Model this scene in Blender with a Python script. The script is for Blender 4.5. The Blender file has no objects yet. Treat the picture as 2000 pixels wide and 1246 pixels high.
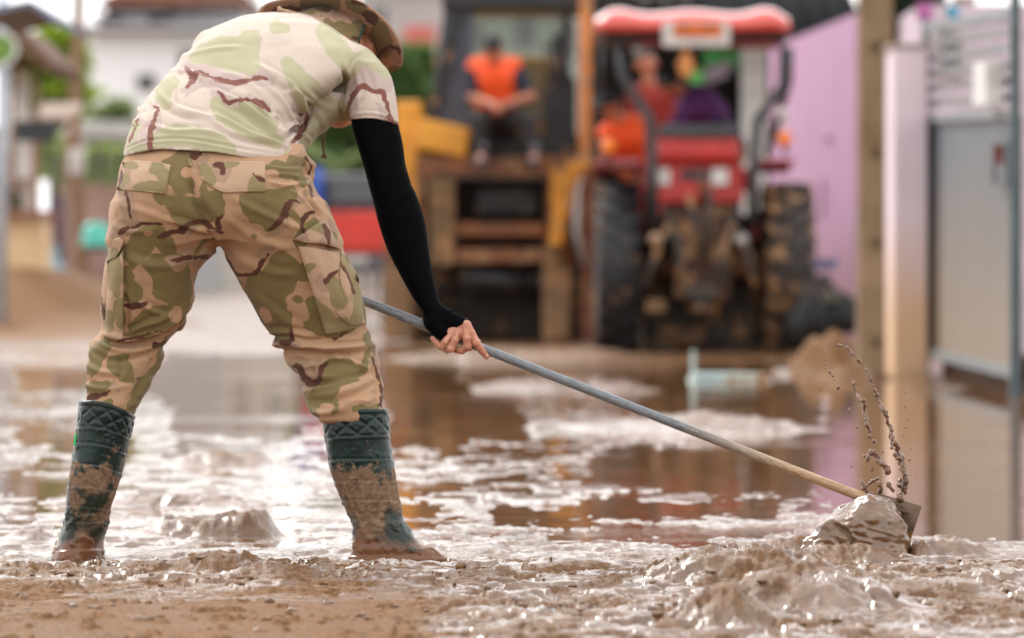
import bpy, bmesh, math, random
import numpy as np
from mathutils import Vector, Matrix
from mathutils.bvhtree import BVHTree
random.seed(7); np.random.seed(7)
scene = bpy.context.scene
COL = scene.collection
R = math.radians

# ------------------------------------------------------------------ camera
FPX, CAMH, D = 7500.0, 0.73, 9.375          # focal length in px of a 2000 px wide picture, eye height, distance of the worker
cam_data = bpy.data.cameras.new('camera')
cam = bpy.data.objects.new('camera', cam_data); COL.objects.link(cam)
cam.location = (0, 0, CAMH); cam.rotation_euler = (R(90), 0, 0)
cam_data.sensor_width = 36; cam_data.lens = 135
cam_data.shift_y = -0.056
cam_data.clip_start = 0.5; cam_data.clip_end = 2000
cam_data.dof.use_dof = True
cam_data.dof.focus_distance = 9.0
cam_data.dof.aperture_fstop = 2.9
scene.camera = cam

# ------------------------------------------------------------------ sky, sun, exposure
SUN_EL, SUN_AZ = 40.0, -34.0                # azimuth from +Y towards +X
world = bpy.data.worlds.new('World'); scene.world = world; world.use_nodes = True
wn = world.node_tree.nodes; wl = world.node_tree.links; wn.clear()
sky = wn.new('ShaderNodeTexSky'); sky.sky_type = 'NISHITA'; sky.sun_disc = False
sky.sun_elevation = R(SUN_EL); sky.sun_rotation = R(SUN_AZ)
sky.air_density = 1.0; sky.dust_density = 4.0; sky.ozone_density = 1.0
hsv = wn.new('ShaderNodeHueSaturation'); hsv.inputs['Saturation'].default_value = 0.14
mix = wn.new('ShaderNodeMix'); mix.data_type = 'RGBA'; mix.inputs['Factor'].default_value = 0.72
mix.inputs['B'].default_value = (14.0, 13.9, 13.9, 1)     # even white cloud layer
bg = wn.new('ShaderNodeBackground'); bg.inputs['Strength'].default_value = 0.15
wo = wn.new('ShaderNodeOutputWorld')
wl.new(sky.outputs['Color'], hsv.inputs['Color']); wl.new(hsv.outputs['Color'], mix.inputs['A'])
wl.new(mix.outputs['Result'], bg.inputs['Color']); wl.new(bg.outputs[0], wo.inputs['Surface'])
sd = bpy.data.lights.new('sun', 'SUN'); sd.energy = 1.7; sd.angle = R(14); sd.color = (1.0, 0.97, 0.92)
sun = bpy.data.objects.new('sun', sd); COL.objects.link(sun)
_az, _el = R(SUN_AZ), R(SUN_EL)
sun_dir = Vector((math.sin(_az)*math.cos(_el), math.cos(_az)*math.cos(_el), math.sin(_el)))
sun.rotation_euler = (-sun_dir).to_track_quat('-Z', 'Y').to_euler()
sun.location = (0, 0, 12)
scene.view_settings.view_transform = 'Standard'; scene.view_settings.look = 'None'
scene.view_settings.exposure = 0.22; scene.view_settings.gamma = 1.0
scene.view_settings.use_curve_mapping = False
scene.render.engine = 'CYCLES'
scene.cycles.max_bounces = 6; scene.cycles.diffuse_bounces = 3; scene.cycles.glossy_bounces = 3
scene.cycles.transmission_bounces = 4; scene.cycles.caustics_reflective = False; scene.cycles.caustics_refractive = False
try:
    scene.cycles.use_denoising = True
except Exception: pass

# ------------------------------------------------------------------ maths
def PX(px, py, Y):
    """the point at distance Y seen at pixel (px, py) of the 2000 px photograph"""
    return np.array(((px-1000.0)*Y/FPX, Y, CAMH-(py-511.0)*Y/FPX))
def to_px(v):
    return 1000.0+v[:, 0]/v[:, 1]*FPX, 511.0+(CAMH-v[:, 2])/v[:, 1]*FPX
def lin(r, g, b):
    f = lambda c: (c/255/12.92) if c/255 <= .04045 else ((c/255+.055)/1.055)**2.4
    return (f(r), f(g), f(b), 1.0)
def smooth(a, b, x):
    t = np.clip((x-a)/(b-a), 0, 1); return t*t*(3-2*t)

_perm = np.random.RandomState(3).permutation(256); _perm = np.concatenate([_perm, _perm, _perm])
_ga = np.random.RandomState(4).rand(256)*2*np.pi; _gx, _gy = np.cos(_ga).astype('f4'), np.sin(_ga).astype('f4')
_g3 = np.random.RandomState(5).randn(256, 3).astype('f4'); _g3 /= np.linalg.norm(_g3, axis=1)[:, None]
def noise2(x, y, seed=0):
    x = np.asarray(x, 'f4')+seed*17.37; y = np.asarray(y, 'f4')+seed*31.71
    xi = np.floor(x).astype(int); yi = np.floor(y).astype(int); fx = x-xi; fy = y-yi
    u = fx*fx*fx*(fx*(fx*6-15)+10); v = fy*fy*fy*(fy*(fy*6-15)+10)
    def g(i, j):
        h = _perm[(_perm[(xi+i) & 255]+yi+j) & 255]
        return _gx[h]*(fx-i)+_gy[h]*(fy-j)
    a = g(0, 0)*(1-u)+g(1, 0)*u; b = g(0, 1)*(1-u)+g(1, 1)*u
    return (a*(1-v)+b*v)*1.5
def fbm2(x, y, o=4, seed=0, gain=.5):
    s = 0; a = 1; t = 0
    for k in range(o):
        s = s+a*noise2(x*2.03**k, y*2.03**k, seed+k*5); t += a; a *= gain
    return s/t
def noise3(p, seed=0):
    x, y, z = (p[:, 0]+seed*7.1), (p[:, 1]+seed*3.3), (p[:, 2]+seed*5.7)
    xi = np.floor(x).astype(int); yi = np.floor(y).astype(int); zi = np.floor(z).astype(int)
    fx, fy, fz = x-xi, y-yi, z-zi; w = lambda t: t*t*t*(t*(t*6-15)+10)
    u, v, q = w(fx), w(fy), w(fz); out = 0
    for i in (0, 1):
        for j in (0, 1):
            for k in (0, 1):
                h = _perm[(_perm[(_perm[(xi+i) & 255]+yi+j) & 255]+zi+k) & 255]; g = _g3[h]
                d = g[:, 0]*(fx-i)+g[:, 1]*(fy-j)+g[:, 2]*(fz-k)
                out = out+d*(u if i else 1-u)*(v if j else 1-v)*(q if k else 1-q)
    return out*1.6
def cr(pts, n):
    """Catmull-Rom resample of a list of tuples to n rows"""
    p = np.array(pts, float); m = len(p)
    if m == 2: return p[0]+(p[1]-p[0])*np.linspace(0, 1, n)[:, None]
    t = np.linspace(0, m-1-1e-6, n); i = np.floor(t).astype(int); f = (t-i)[:, None]
    g = lambda k: p[np.clip(k, 0, m-1)]
    a, b, c, d = g(i-1), g(i), g(i+1), g(i+2)
    return .5*((2*b)+(-a+c)*f+(2*a-5*b+4*c-d)*f*f+(-a+3*b-3*c+d)*f**3)

# ------------------------------------------------------------------ objects
def tag(o, label=None, cat=None, group=None, kind=None):
    if label: o['label'] = label
    if cat: o['category'] = cat
    if group: o['group'] = group
    if kind: o['kind'] = kind
    return o
def thing(name, label, cat, loc, group=None):
    o = bpy.data.objects.new(name, None); COL.objects.link(o)
    o.location = tuple(float(c) for c in loc); o.empty_display_size = .1
    return tag(o, label, cat, group)
def rootloc(p):
    v = Vector((0, 0, 0))
    while p is not None: v = v+p.location; p = p.parent
    return v
def mkobj(name, verts, faces, mat, parent=None, smooth_=True, attrs=None, label=None):
    """verts in world space; the object is linked under parent"""
    me = bpy.data.meshes.new(name)
    verts = np.asarray(verts, 'f4')
    off = rootloc(parent)
    v = verts-np.array(off, 'f4')
    if isinstance(faces, np.ndarray) and faces.ndim == 2:
        k = faces.shape[1]
        me.vertices.add(len(v)); me.vertices.foreach_set('co', v.ravel())
        me.loops.add(faces.size); me.loops.foreach_set('vertex_index', faces.astype('i4').ravel())
        me.polygons.add(len(faces)); me.polygons.foreach_set('loop_start', np.arange(0, faces.size, k, dtype='i4'))
        me.polygons.foreach_set('loop_total', np.full(len(faces), k, 'i4'))
        me.update(calc_edges=True); me.validate()
    else:
        me.from_pydata([tuple(map(float, q)) for q in v], [], [tuple(int(i) for i in f) for f in faces]); me.update()
    me.polygons.foreach_set('use_smooth', np.full(len(me.polygons), bool(smooth_)))
    if attrs:
        for k_, a in attrs.items():
            at = me.attributes.new(k_, 'FLOAT', 'POINT'); at.data.foreach_set('value', np.asarray(a, 'f4'))
    if mat: me.materials.append(mat)
    o = bpy.data.objects.new(name, me); COL.objects.link(o)
    if parent is not None: o.parent = parent
    if label: o['label'] = label
    return o

class MB:
    """collects solid pieces into one mesh"""
    def __init__(s): s.v = []; s.f = []; s.M = None
    def add(s, v, f):
        n = len(s.v); v = [Vector([float(c) for c in q]) for q in v]
        if s.M is not None: v = [s.M @ q for q in v]
        s.v += v; s.f += [tuple(i+n for i in q) for q in f]; return s
    def box(s, x0, x1, y0, y1, z0, z1):
        return s.add([(x0,y0,z0),(x1,y0,z0),(x1,y1,z0),(x0,y1,z0),(x0,y0,z1),(x1,y0,z1),(x1,y1,z1),(x0,y1,z1)],
            [(0,3,2,1),(4,5,6,7),(0,1,5,4),(1,2,6,5),(2,3,7,6),(3,0,4,7)])
    def bar(s, a, b, w, h=None, up=(0,0,1)):
        a, b = Vector([float(c) for c in a]), Vector([float(c) for c in b]); h = h or w; d = (b-a).normalized(); up = Vector(up)
        if abs(d.dot(up)) > .95: up = Vector((0,1,0))
        x = d.cross(up).normalized()*w/2; z = x.cross(d).normalized()*h/2
        v = [a-x-z, a+x-z, a+x+z, a-x+z, b-x-z, b+x-z, b+x+z, b-x+z]
        return s.add(v, [(0,1,2,3),(7,6,5,4),(0,4,5,1),(1,5,6,2),(2,6,7,3),(3,7,4,0)])
    def tube(s, pts, r, n=12, cap=True):
        pts = [Vector([float(c) for c in p]) for p in pts]; rr = r if isinstance(r, (list, tuple)) else [r]*len(pts)
        v = []; f = []; x = None
        for i, p in enumerate(pts):
            d = (pts[min(i+1, len(pts)-1)]-pts[max(i-1, 0)]).normalized()
            if x is None: x = d.cross(Vector((0,0,1)) if abs(d.z) < .9 else Vector((0,1,0))).normalized()
            x = (x-d*x.dot(d)).normalized(); y = d.cross(x)
            v += [p+(x*math.cos(2*math.pi*k/n)+y*math.sin(2*math.pi*k/n))*rr[i] for k in range(n)]
        for i in range(len(pts)-1):
            for k in range(n): f.append((i*n+k, i*n+(k+1)%n, (i+1)*n+(k+1)%n, (i+1)*n+k))
        if cap: f += [tuple(range(n))[::-1], tuple(range((len(pts)-1)*n, len(pts)*n))]
        return s.add(v, f)
    def lathe(s, c, axis, prof, n=32):
        """prof: (radius, along axis) closed or open profile"""
        c = Vector([float(q) for q in c]); a = Vector(axis).normalized(); x = a.cross(Vector((0,0,1)) if abs(a.z) < .9 else Vector((1,0,0))).normalized(); y = a.cross(x)
        v = []; f = []; m = len(prof)
        for k in range(n):
            t = 2*math.pi*k/n; e = x*math.cos(t)+y*math.sin(t)
            v += [c+e*r_+a*h for r_, h in prof]
        for k in range(n):
            for j in range(m-1): f.append((k*m+j, k*m+j+1, ((k+1)%n)*m+j+1, ((k+1)%n)*m+j))
        return s.add(v, f)
    def prism(s, poly, d):
        """polygon of 3-D points extruded by vector d"""
        poly = [Vector([float(c) for c in p]) for p in poly]; d = Vector([float(c) for c in d]); n = len(poly)
        return s.add(poly+[p+d for p in poly], [tuple(range(n)), tuple(range(2*n-1, n-1, -1))]+[(i, i+n, (i+1)%n+n, (i+1)%n) for i in range(n)])
    def ball(s, c, r, n=10, sc=(1,1,1)):
        prof = [(max(1e-4, r*math.sin(math.pi*k/n)), -r*math.cos(math.pi*k/n)) for k in range(n+1)]
        m = MB(); m.lathe((0,0,0), (0,0,1), prof, n*2)
        return s.add([Vector((q.x*sc[0]+c[0], q.y*sc[1]+c[1], q.z*sc[2]+c[2])) for q in m.v], m.f)
    def build(s, name, mat, parent=None, bevel=0, smooth_=False, label=None, wonk=0):
        me = bpy.data.meshes.new(name); off = rootloc(parent)
        me.from_pydata([tuple(q-off) for q in s.v], [], s.f); me.update()
        bm = bmesh.new(); bm.from_mesh(me)
        bmesh.ops.recalc_face_normals(bm, faces=bm.faces)
        if bevel:
            es = [e for e in bm.edges if len(e.link_faces) == 2 and e.calc_face_angle(0) > .6]
            bmesh.ops.bevel(bm, geom=es, offset=bevel, segments=2, profile=.6, affect='EDGES', clamp_overlap=True)
        for f in bm.faces: f.smooth = smooth_
        bm.to_mesh(me); bm.free()
        if mat: me.materials.append(mat)
        o = bpy.data.objects.new(name, me); COL.objects.link(o)
        if parent is not None: o.parent = parent
        if label: o['label'] = label
        return o
def copy_tree(o, parent=None, loc=None):
    c = o.copy(); COL.objects.link(c); c.parent = parent
    if loc is not None: c.location = loc
    for ch in list(o.children): copy_tree(ch, c)
    return c

# ------------------------------------------------------------------ implicit surfaces for bodies and cloth
class Field:
    def __init__(s, lo, hi, h):
        s.lo = np.array(lo, float); s.h = h; n = np.ceil((np.array(hi)-s.lo)/h).astype(int)+1; s.n = n
        s.x = (s.lo[0]+h*np.arange(n[0])).astype('f4')[:, None, None]
        s.y = (s.lo[1]+h*np.arange(n[1])).astype('f4')[None, :, None]
        s.z = (s.lo[2]+h*np.arange(n[2])).astype('f4')[None, None, :]
        s.F = np.full(tuple(n), .5, 'f4')
    def sl(s, lo, hi):
        a = np.clip(np.floor((np.array(lo)-s.lo)/s.h).astype(int), 0, s.n-1); b = np.clip(np.ceil((np.array(hi)-s.lo)/s.h).astype(int)+1, 1, s.n)
        b = np.maximum(b, a+1)
        return tuple(slice(a[i], b[i]) for i in range(3))
    def put(s, fn, lo, hi, k, sub=False):
        q = s.sl(lo, hi); x, y, z = s.x[q[0]], s.y[:, q[1]], s.z[:, :, q[2]]
        f = fn(x, y, z).astype('f4'); a = s.F[q]
        if sub: f = -f; s.F[q] = np.maximum(a, f); return
        if k > 0:
            hh = np.clip(.5+.5*(a-f)/k, 0, 1); s.F[q] = a*(1-hh)+f*hh-k*hh*(1-hh)
        else: s.F[q] = np.minimum(a, f)
    def cone(s, a, b, ra, rb, k=.01, sc=(1,1,1)):
        a, b = np.array(a, float), np.array(b, float); m = max(ra, rb)*max(1, max(sc))+k+2*s.h
        sx, sy, sz = sc
        def fn(x, y, z):
            d = (b-a)/np.array(sc); L = max(d@d, 1e-9)
            px, py, pz = (x-a[0])/sx, (y-a[1])/sy, (z-a[2])/sz
            t = np.clip((px*d[0]+py*d[1]+pz*d[2])/L, 0, 1)
            return np.sqrt((px-t*d[0])**2+(py-t*d[1])**2+(pz-t*d[2])**2)-(ra+(rb-ra)*t)
        s.put(fn, np.minimum(a, b)-m, np.maximum(a, b)+m, k); return s
    def chain(s, pts, k=.01, sc=(1,1,1)):
        """pts: (point, radius)"""
        for (a, ra), (b, rb) in zip(pts, pts[1:]): s.cone(a, b, ra, rb, k, sc)
        return s
    def loft(s, rows, k=.02, p=2.2, n=70, pix=True):
        """rows of (py, L, R, dY, half depth): a horizontal ellipse per row"""
        rw = cr(rows, n); Y = D+rw[:, 3]
        Z = CAMH-(rw[:, 0]-511)*Y/FPX; cx = ((rw[:, 1]+rw[:, 2])/2-1000)*Y/FPX; a = (rw[:, 2]-rw[:, 1])/2*Y/FPX; b = rw[:, 4]
        o = np.argsort(Z); Z, cx, a, b, Y = Z[o], cx[o], a[o], b[o], Y[o]
        def fn(x, y, z):
            zz = z.ravel(); I = lambda q: np.interp(zz, Z, q)[None, None, :]
            A, B = I(a), I(b)
            r = (np.abs((x-I(cx))/A)**p+np.abs((y-I(Y))/B)**p)**(1/p)
            # gradient-normalised distance keeps the ends of both axes true
            f = (r-1)*np.minimum(A, B)
            e = np.maximum(Z[0]-z, z-Z[-1])
            return np.where(e > 0, np.sqrt(np.maximum(f, 0)**2+e**2)+np.minimum(f, 0)*0, f)*np.ones_like(f)
        m = k+3*s.h
        s.put(fn, ((cx-a).min()-m, (Y-b).min()-m, Z[0]-m), ((cx+a).max()+m, (Y+b).max()+m, Z[-1]+m), k); return s
    def cut(s, fn):
        """keep where fn(px, py, X, Y, Z) < 0"""
        x, y, z = s.x, s.y, s.z
        px = 1000+x/y*FPX; py = 511+(CAMH-z)/y*FPX
        s.F = np.maximum(s.F, fn(px, py, x, y, z).astype('f4')); return s
    def mesh(s):
        F = s.F; h = s.h; ins = F < 0; nx, ny, nz = F.shape
        C = [(i, j, k) for i in (0, 1) for j in (0, 1) for k in (0, 1)]
        sh = lambda A, c: A[c[0]:nx-1+c[0], c[1]:ny-1+c[1], c[2]:nz-1+c[2]]
        cnt = np.zeros((nx-1, ny-1, nz-1), 'i1')
        for c in C: cnt += sh(ins, c)
        act = (cnt > 0) & (cnt < 8); I, J, K = np.nonzero(act); n = len(I)
        idx = np.full(act.shape, -1, 'i4'); idx[I, J, K] = np.arange(n)
        V = [F[I+c[0], J+c[1], K+c[2]] for c in C]; acc = np.zeros((n, 3)); num = np.zeros(n)
        for a in range(8):
            for b in range(a+1, 8):
                if sum(abs(C[a][q]-C[b][q]) for q in range(3)) != 1: continue
                m = (V[a] < 0) != (V[b] < 0); t = V[a][m]/(V[a][m]-V[b][m])
                acc[m] += np.array(C[a])+t[:, None]*(np.array(C[b])-np.array(C[a])); num[m] += 1
        v = (acc/num[:, None]+np.stack([I, J, K], 1))*h+s.lo
        fs = []
        for ax in range(3):
            o1, o2 = [(1, 2), (2, 0), (0, 1)][ax]
            sl0 = [slice(None)]*3; sl1 = [slice(None)]*3
            sl0[ax] = slice(0, -1); sl1[ax] = slice(1, None)
            for o in (o1, o2): sl0[o] = slice(1, -1); sl1[o] = slice(1, -1)
            A, B = ins[tuple(sl0)], ins[tuple(sl1)]; q = np.stack(np.nonzero(A != B), 1)
            if not len(q): continue
            flip = A[q[:, 0], q[:, 1], q[:, 2]]
            base = q.copy(); base[:, o1] += 1; base[:, o2] += 1
            def g(d1, d2):
                r = base.copy(); r[:, o1] -= d1; r[:, o2] -= d2; return idx[r[:, 0], r[:, 1], r[:, 2]]
            f = np.stack([g(1, 1), g(0, 1), g(0, 0), g(1, 0)], 1); f[~flip] = f[~flip][:, ::-1]; fs.append(f)
        f = np.concatenate(fs); f = f[(f >= 0).all(1)]
        return v.astype('f4'), f
def largest(v, f):
    lab = np.arange(len(v)); 
    while True:
        m = lab[f].min(1); new = lab.copy()
        for k in range(4): np.minimum.at(new, f[:, k], m)
        new = new[new]
        if (new == lab).all(): break
        lab = new
    u, c = np.unique(lab, return_counts=True); keep = lab == u[c.argmax()]
    idx = np.cumsum(keep)-1; return v[keep], idx[f[keep[f[:, 0]]]]
def vnormals(v, f):
    a = v[f[:, 2]]-v[f[:, 0]]; b = v[f[:, 3]]-v[f[:, 1]]; n = np.cross(a, b); out = np.zeros_like(v)
    for k in range(4): np.add.at(out, f[:, k], n)
    return out/np.maximum(np.linalg.norm(out, axis=1), 1e-12)[:, None]
def relax(v, f, it=2, lam=.5):
    for _ in range(it):
        acc = np.zeros_like(v); c = np.zeros(len(v), 'f4')
        for k in range(4):
            for m in (1, 3):
                np.add.at(acc, f[:, k], v[f[:, (k+m) % 4]]); np.add.at(c, f[:, k], 1)
        v = v+lam*(acc/np.maximum(c, 1)[:, None]-v)
    return v
def seg_dist(px, py, pts, n=10):
    """signed distance and position along a smoothed 2-D polyline (x, y[, r]); distance is reduced by r when given"""
    P = cr(pts, max(n, 2)) if len(pts) > 1 else np.array([pts[0], pts[0]], float)
    if P.shape[1] == 2: P = np.concatenate([P, np.zeros((len(P), 1))], 1)
    best = np.full(px.shape, 1e6, 'f4'); sg = np.ones_like(best); tt = np.zeros_like(best)
    for i in range(len(P)-1):
        a, b = P[i], P[i+1]; dx, dy = b[0]-a[0], b[1]-a[1]; L = dx*dx+dy*dy+1e-9
        t = np.clip(((px-a[0])*dx+(py-a[1])*dy)/L, 0, 1); ex = px-a[0]-t*dx; ey = py-a[1]-t*dy
        d = np.sqrt(ex*ex+ey*ey)-(a[2]+(b[2]-a[2])*t); m = d < best
        best = np.where(m, d, best); sg = np.where(m, np.sign(ex*dy-ey*dx), sg); tt = np.where(m, (i+t)/(len(P)-1), tt)
    return best, sg, tt
def strokes(px, py, lst, sx=1.0, ox=0.0, oy=0.0):
    best = np.full(px.shape, 60.0, 'f4')
    for st in lst:
        p = np.array(st, float); p[:, 0] = p[:, 0]/sx+ox; p[:, 1] = p[:, 1]/sx+oy; p[:, 2] /= sx
        m = (px > p[:, 0].min()-p[:, 2].max()-50) & (px < p[:, 0].max()+p[:, 2].max()+50) & (py > p[:, 1].min()-p[:, 2].max()-50) & (py < p[:, 1].max()+p[:, 2].max()+50)
        if m.any():
            d = seg_dist(px[m], py[m], p, 3*len(p))[0]; best[m] = np.minimum(best[m], d)
    return best
def folds(px, py, lst, sx=1.0, ox=0.0, oy=0.0):
    """height (metres) of cloth folds; each (points, width px, height mm); a positive fold is a ridge with a hollow on its right"""
    out = np.zeros(px.shape, 'f4')
    for pts, w, amp in lst:
        p = np.array(pts, float); p[:, 0] = p[:, 0]/sx+ox; p[:, 1] = p[:, 1]/sx+oy; w = w/sx
        m = (px > p[:, 0].min()-4*w) & (px < p[:, 0].max()+4*w) & (py > p[:, 1].min()-4*w) & (py < p[:, 1].max()+4*w)
        if not m.any(): continue
        d, sg, t = seg_dist(px[m], py[m], p[:, :2], 3*len(p)); s = d*sg
        tp = np.minimum(1, np.minimum(t, 1-t)*4+.15)
        out[m] += amp*.001*tp*(np.exp(-(s/w)**2)-.55*np.exp(-((s-1.7*w)/w)**2))
    return out

# ------------------------------------------------------------------ materials
def nodes(name):
    m = bpy.data.materials.new(name); m.use_nodes = True; nt = m.node_tree; nt.nodes.clear()
    out = nt.nodes.new('ShaderNodeOutputMaterial'); b = nt.nodes.new('ShaderNodeBsdfPrincipled')
    nt.links.new(b.outputs[0], out.inputs['Surface']); return m, nt, b
def N(nt, t, **kw):
    n = nt.nodes.new(t)
    for k, v in kw.items():
        if k in n.inputs: n.inputs[k].default_value = v
        else: setattr(n, k, v)
    return n
def noise_node(nt, scale, detail=4, rough=.55, vec=None, dist=0):
    n = N(nt, 'ShaderNodeTexNoise'); n.inputs['Scale'].default_value = scale; n.inputs['Detail'].default_value = detail
    n.inputs['Roughness'].default_value = rough; n.inputs['Distortion'].default_value = dist
    if vec is not None: nt.links.new(vec, n.inputs['Vector'])
    return n
def ramp(nt, fac, a, b, lo=0., hi=1.):
    r = N(nt, 'ShaderNodeMapRange'); r.clamp = True
    r.inputs['From Min'].default_value = a; r.inputs['From Max'].default_value = b
    r.inputs['To Min'].default_value = lo; r.inputs['To Max'].default_value = hi
    nt.links.new(fac, r.inputs['Value']); return r.outputs['Result']
def mixc(nt, fac, a, b, mode='MIX'):
    m = N(nt, 'ShaderNodeMix', data_type='RGBA', blend_type=mode)
    for k, q in (('Factor', fac), ('A', a), ('B', b)):
        if isinstance(q, (tuple, float, int)): m.inputs[k].default_value = q
        else: nt.links.new(q, m.inputs[k])
    return m.outputs['Result']
def coords(nt, which='Object'):
    return N(nt, 'ShaderNodeTexCoord').outputs[which]
def bump(nt, b, h, strength=.3, dist=.01):
    n = N(nt, 'ShaderNodeBump'); n.inputs['Strength'].default_value = strength; n.inputs['Distance'].default_value = dist
    nt.links.new(h, n.inputs['Height']); nt.links.new(n.outputs[0], b.inputs['Normal']); return n
def attr(nt, name):
    return N(nt, 'ShaderNodeAttribute', attribute_name=name).outputs['Fac']
def simple(name, col, rough=.6, metal=0., col2=None, scale=6., bumps=0., spec=.5, coat=0., mud=0., mudtop=1.0):
    """base colour with blotchy variation; mud > 0 adds caked mud patches"""
    m, nt, b = nodes(name); c = coords(nt)
    n = noise_node(nt, scale, 5, .6, c)
    c2 = col2 or tuple(min(1, q*.72) for q in col[:3])+(1,)
    out = mixc(nt, ramp(nt, n.outputs[0], .35, .65), col, c2)
    rr = ramp(nt, n.outputs[0], .3, .7, rough*.85, min(1, rough*1.15))
    if mud:
        n2 = noise_node(nt, scale*.7, 6, .65, c); f = ramp(nt, n2.outputs[0], .62-mud*.25, .68-mud*.25)
        out = mixc(nt, f, out, lin(150, 112, 76))
    nt.links.new(out, b.inputs['Base Color']); nt.links.new(rr, b.inputs['Roughness'])
    b.inputs['Metallic'].default_value = metal; b.inputs['Specular IOR Level'].default_value = spec; b.inputs['Coat Weight'].default_value = coat
    if bumps: bump(nt, b, noise_node(nt, scale*8, 4, .6, c).outputs[0], bumps, .004)
    return m
def camo(name, base, green, brown, mid, rough=.85, grid=None, dirt=0.):
    """printed cloth: attributes g, b, m hold the distance to the edge of each printed shape in pixels"""
    m, nt, b = nodes(name); c = coords(nt)
    n = noise_node(nt, 9, 5, .6, c); col = mixc(nt, ramp(nt, n.outputs[0], .3, .7), base, tuple(q*.9 for q in base[:3])+(1,))
    col = mixc(nt, ramp(nt, attr(nt, 'm'), -1.2, 1.2, 1, 0), col, mid)
    gg = mixc(nt, ramp(nt, n.outputs[0], .35, .65), green, tuple(q*.86 for q in green[:3])+(1,))
    col = mixc(nt, ramp(nt, attr(nt, 'g'), -1.0, 1.0, 1, 0), col, gg)
    col = mixc(nt, ramp(nt, attr(nt, 'b'), -.8, .8, 1, 0), col, brown)
    if dirt:
        n2 = noise_node(nt, 60, 3, .6, c); n3 = noise_node(nt, 5, 3, .5, c)
        f = N(nt, 'ShaderNodeMath', operation='MULTIPLY'); nt.links.new(ramp(nt, n2.outputs[0], .66, .72), f.inputs[0]); nt.links.new(ramp(nt, n3.outputs[0], .5, .65), f.inputs[1])
        g2 = N(nt, 'ShaderNodeMath', operation='MULTIPLY'); g2.inputs[1].default_value = dirt; nt.links.new(f.outputs[0], g2.inputs[0])
        col = mixc(nt, g2.outputs[0], col, lin(120, 84, 56))
    nt.links.new(col, b.inputs['Base Color']); b.inputs['Roughness'].default_value = rough
    b.inputs['Sheen Weight'].default_value = .15; b.inputs['Specular IOR Level'].default_value = .25
    # weave and ripstop threads
    mp = N(nt, 'ShaderNodeMapping'); nt.links.new(c, mp.inputs['Vector'])
    hgt = noise_node(nt, 700, 2, .5, c).outputs[0]
    if grid:
        sep = N(nt, 'ShaderNodeSeparateXYZ'); nt.links.new(c, sep.inputs[0]); outs = []
        for ax in ('X', 'Z'):
            q = N(nt, 'ShaderNodeMath', operation='MULTIPLY'); q.inputs[1].default_value = 1/grid; nt.links.new(sep.outputs[ax], q.inputs[0])
            fr = N(nt, 'ShaderNodeMath', operation='FRACT'); nt.links.new(q.outputs[0], fr.inputs[0])
            outs.append(ramp(nt, fr.outputs[0], .10, .22, 1, 0))
        mx = N(nt, 'ShaderNodeMath', operation='MAXIMUM'); nt.links.new(outs[0], mx.inputs[0]); nt.links.new(outs[1], mx.inputs[1])
        ad = N(nt, 'ShaderNodeMath', operation='MULTIPLY_ADD'); ad.inputs[1].default_value = .8
        nt.links.new(mx.outputs[0], ad.inputs[0]); nt.links.new(hgt, ad.inputs[2]); hgt = ad.outputs[0]
    bump(nt, b, hgt, .35, .0006)
    return m
# ================================================================== ground
def mud_material():
    m, nt, b = nodes('wet_mud'); c = coords(nt)
    n = noise_node(nt, 3.2, 6, .6, c); n2 = noise_node(nt, 22, 5, .65, c); n3 = noise_node(nt, 70, 5, .7, c)
    col = mixc(nt, ramp(nt, n.outputs[0], .35, .65), (.085, .037, .013, 1), (.130, .062, .026, 1))
    col = mixc(nt, ramp(nt, n2.outputs[0], .4, .62), col, (.165, .085, .039, 1))
    col = mixc(nt, attr(nt, 'dry'), col, mixc(nt, ramp(nt, n3.outputs[0], .38, .62), (.145, .066, .026, 1), (.36, .20, .10, 1)))  # damp and drier specks; the dark ones also paint in crevice shade
    nt.links.new(col, b.inputs['Base Color'])
    r = N(nt, 'ShaderNodeMath', operation='MULTIPLY_ADD'); r.inputs[1].default_value = .45; r.inputs[2].default_value = 0
    nt.links.new(attr(nt, 'dry'), r.inputs[0])
    a = N(nt, 'ShaderNodeMath', operation='ADD'); nt.links.new(r.outputs[0], a.inputs[0]); nt.links.new(ramp(nt, n2.outputs[0], .35, .65, .03, .10), a.inputs[1])
    nt.links.new(a.outputs[0], b.inputs['Roughness']); b.inputs['IOR'].default_value = 1.5; nt.links.new(ramp(nt, attr(nt, 'dry'), 0, .8, .9, .06), b.inputs['Specular IOR Level'])
    w = noise_node(nt, 95, 6, .74, c); w2 = noise_node(nt, 34, 4, .6, c)
    gm = N(nt, 'ShaderNodeMath', operation='MULTIPLY_ADD'); gm.inputs[1].default_value = 4.2; gm.inputs[2].default_value = .10; nt.links.new(attr(nt, 'dry'), gm.inputs[0])
    gw = N(nt, 'ShaderNodeMath', operation='MULTIPLY'); nt.links.new(gm.outputs[0], gw.inputs[0]); nt.links.new(w.outputs[0], gw.inputs[1])
    s = N(nt, 'ShaderNodeMath', operation='MULTIPLY_ADD'); s.inputs[1].default_value = .45
    nt.links.new(w2.outputs[0], s.inputs[0]); nt.links.new(gw.outputs[0], s.inputs[2])
    bump(nt, b, s.outputs[0], .75, .006); return m
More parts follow.
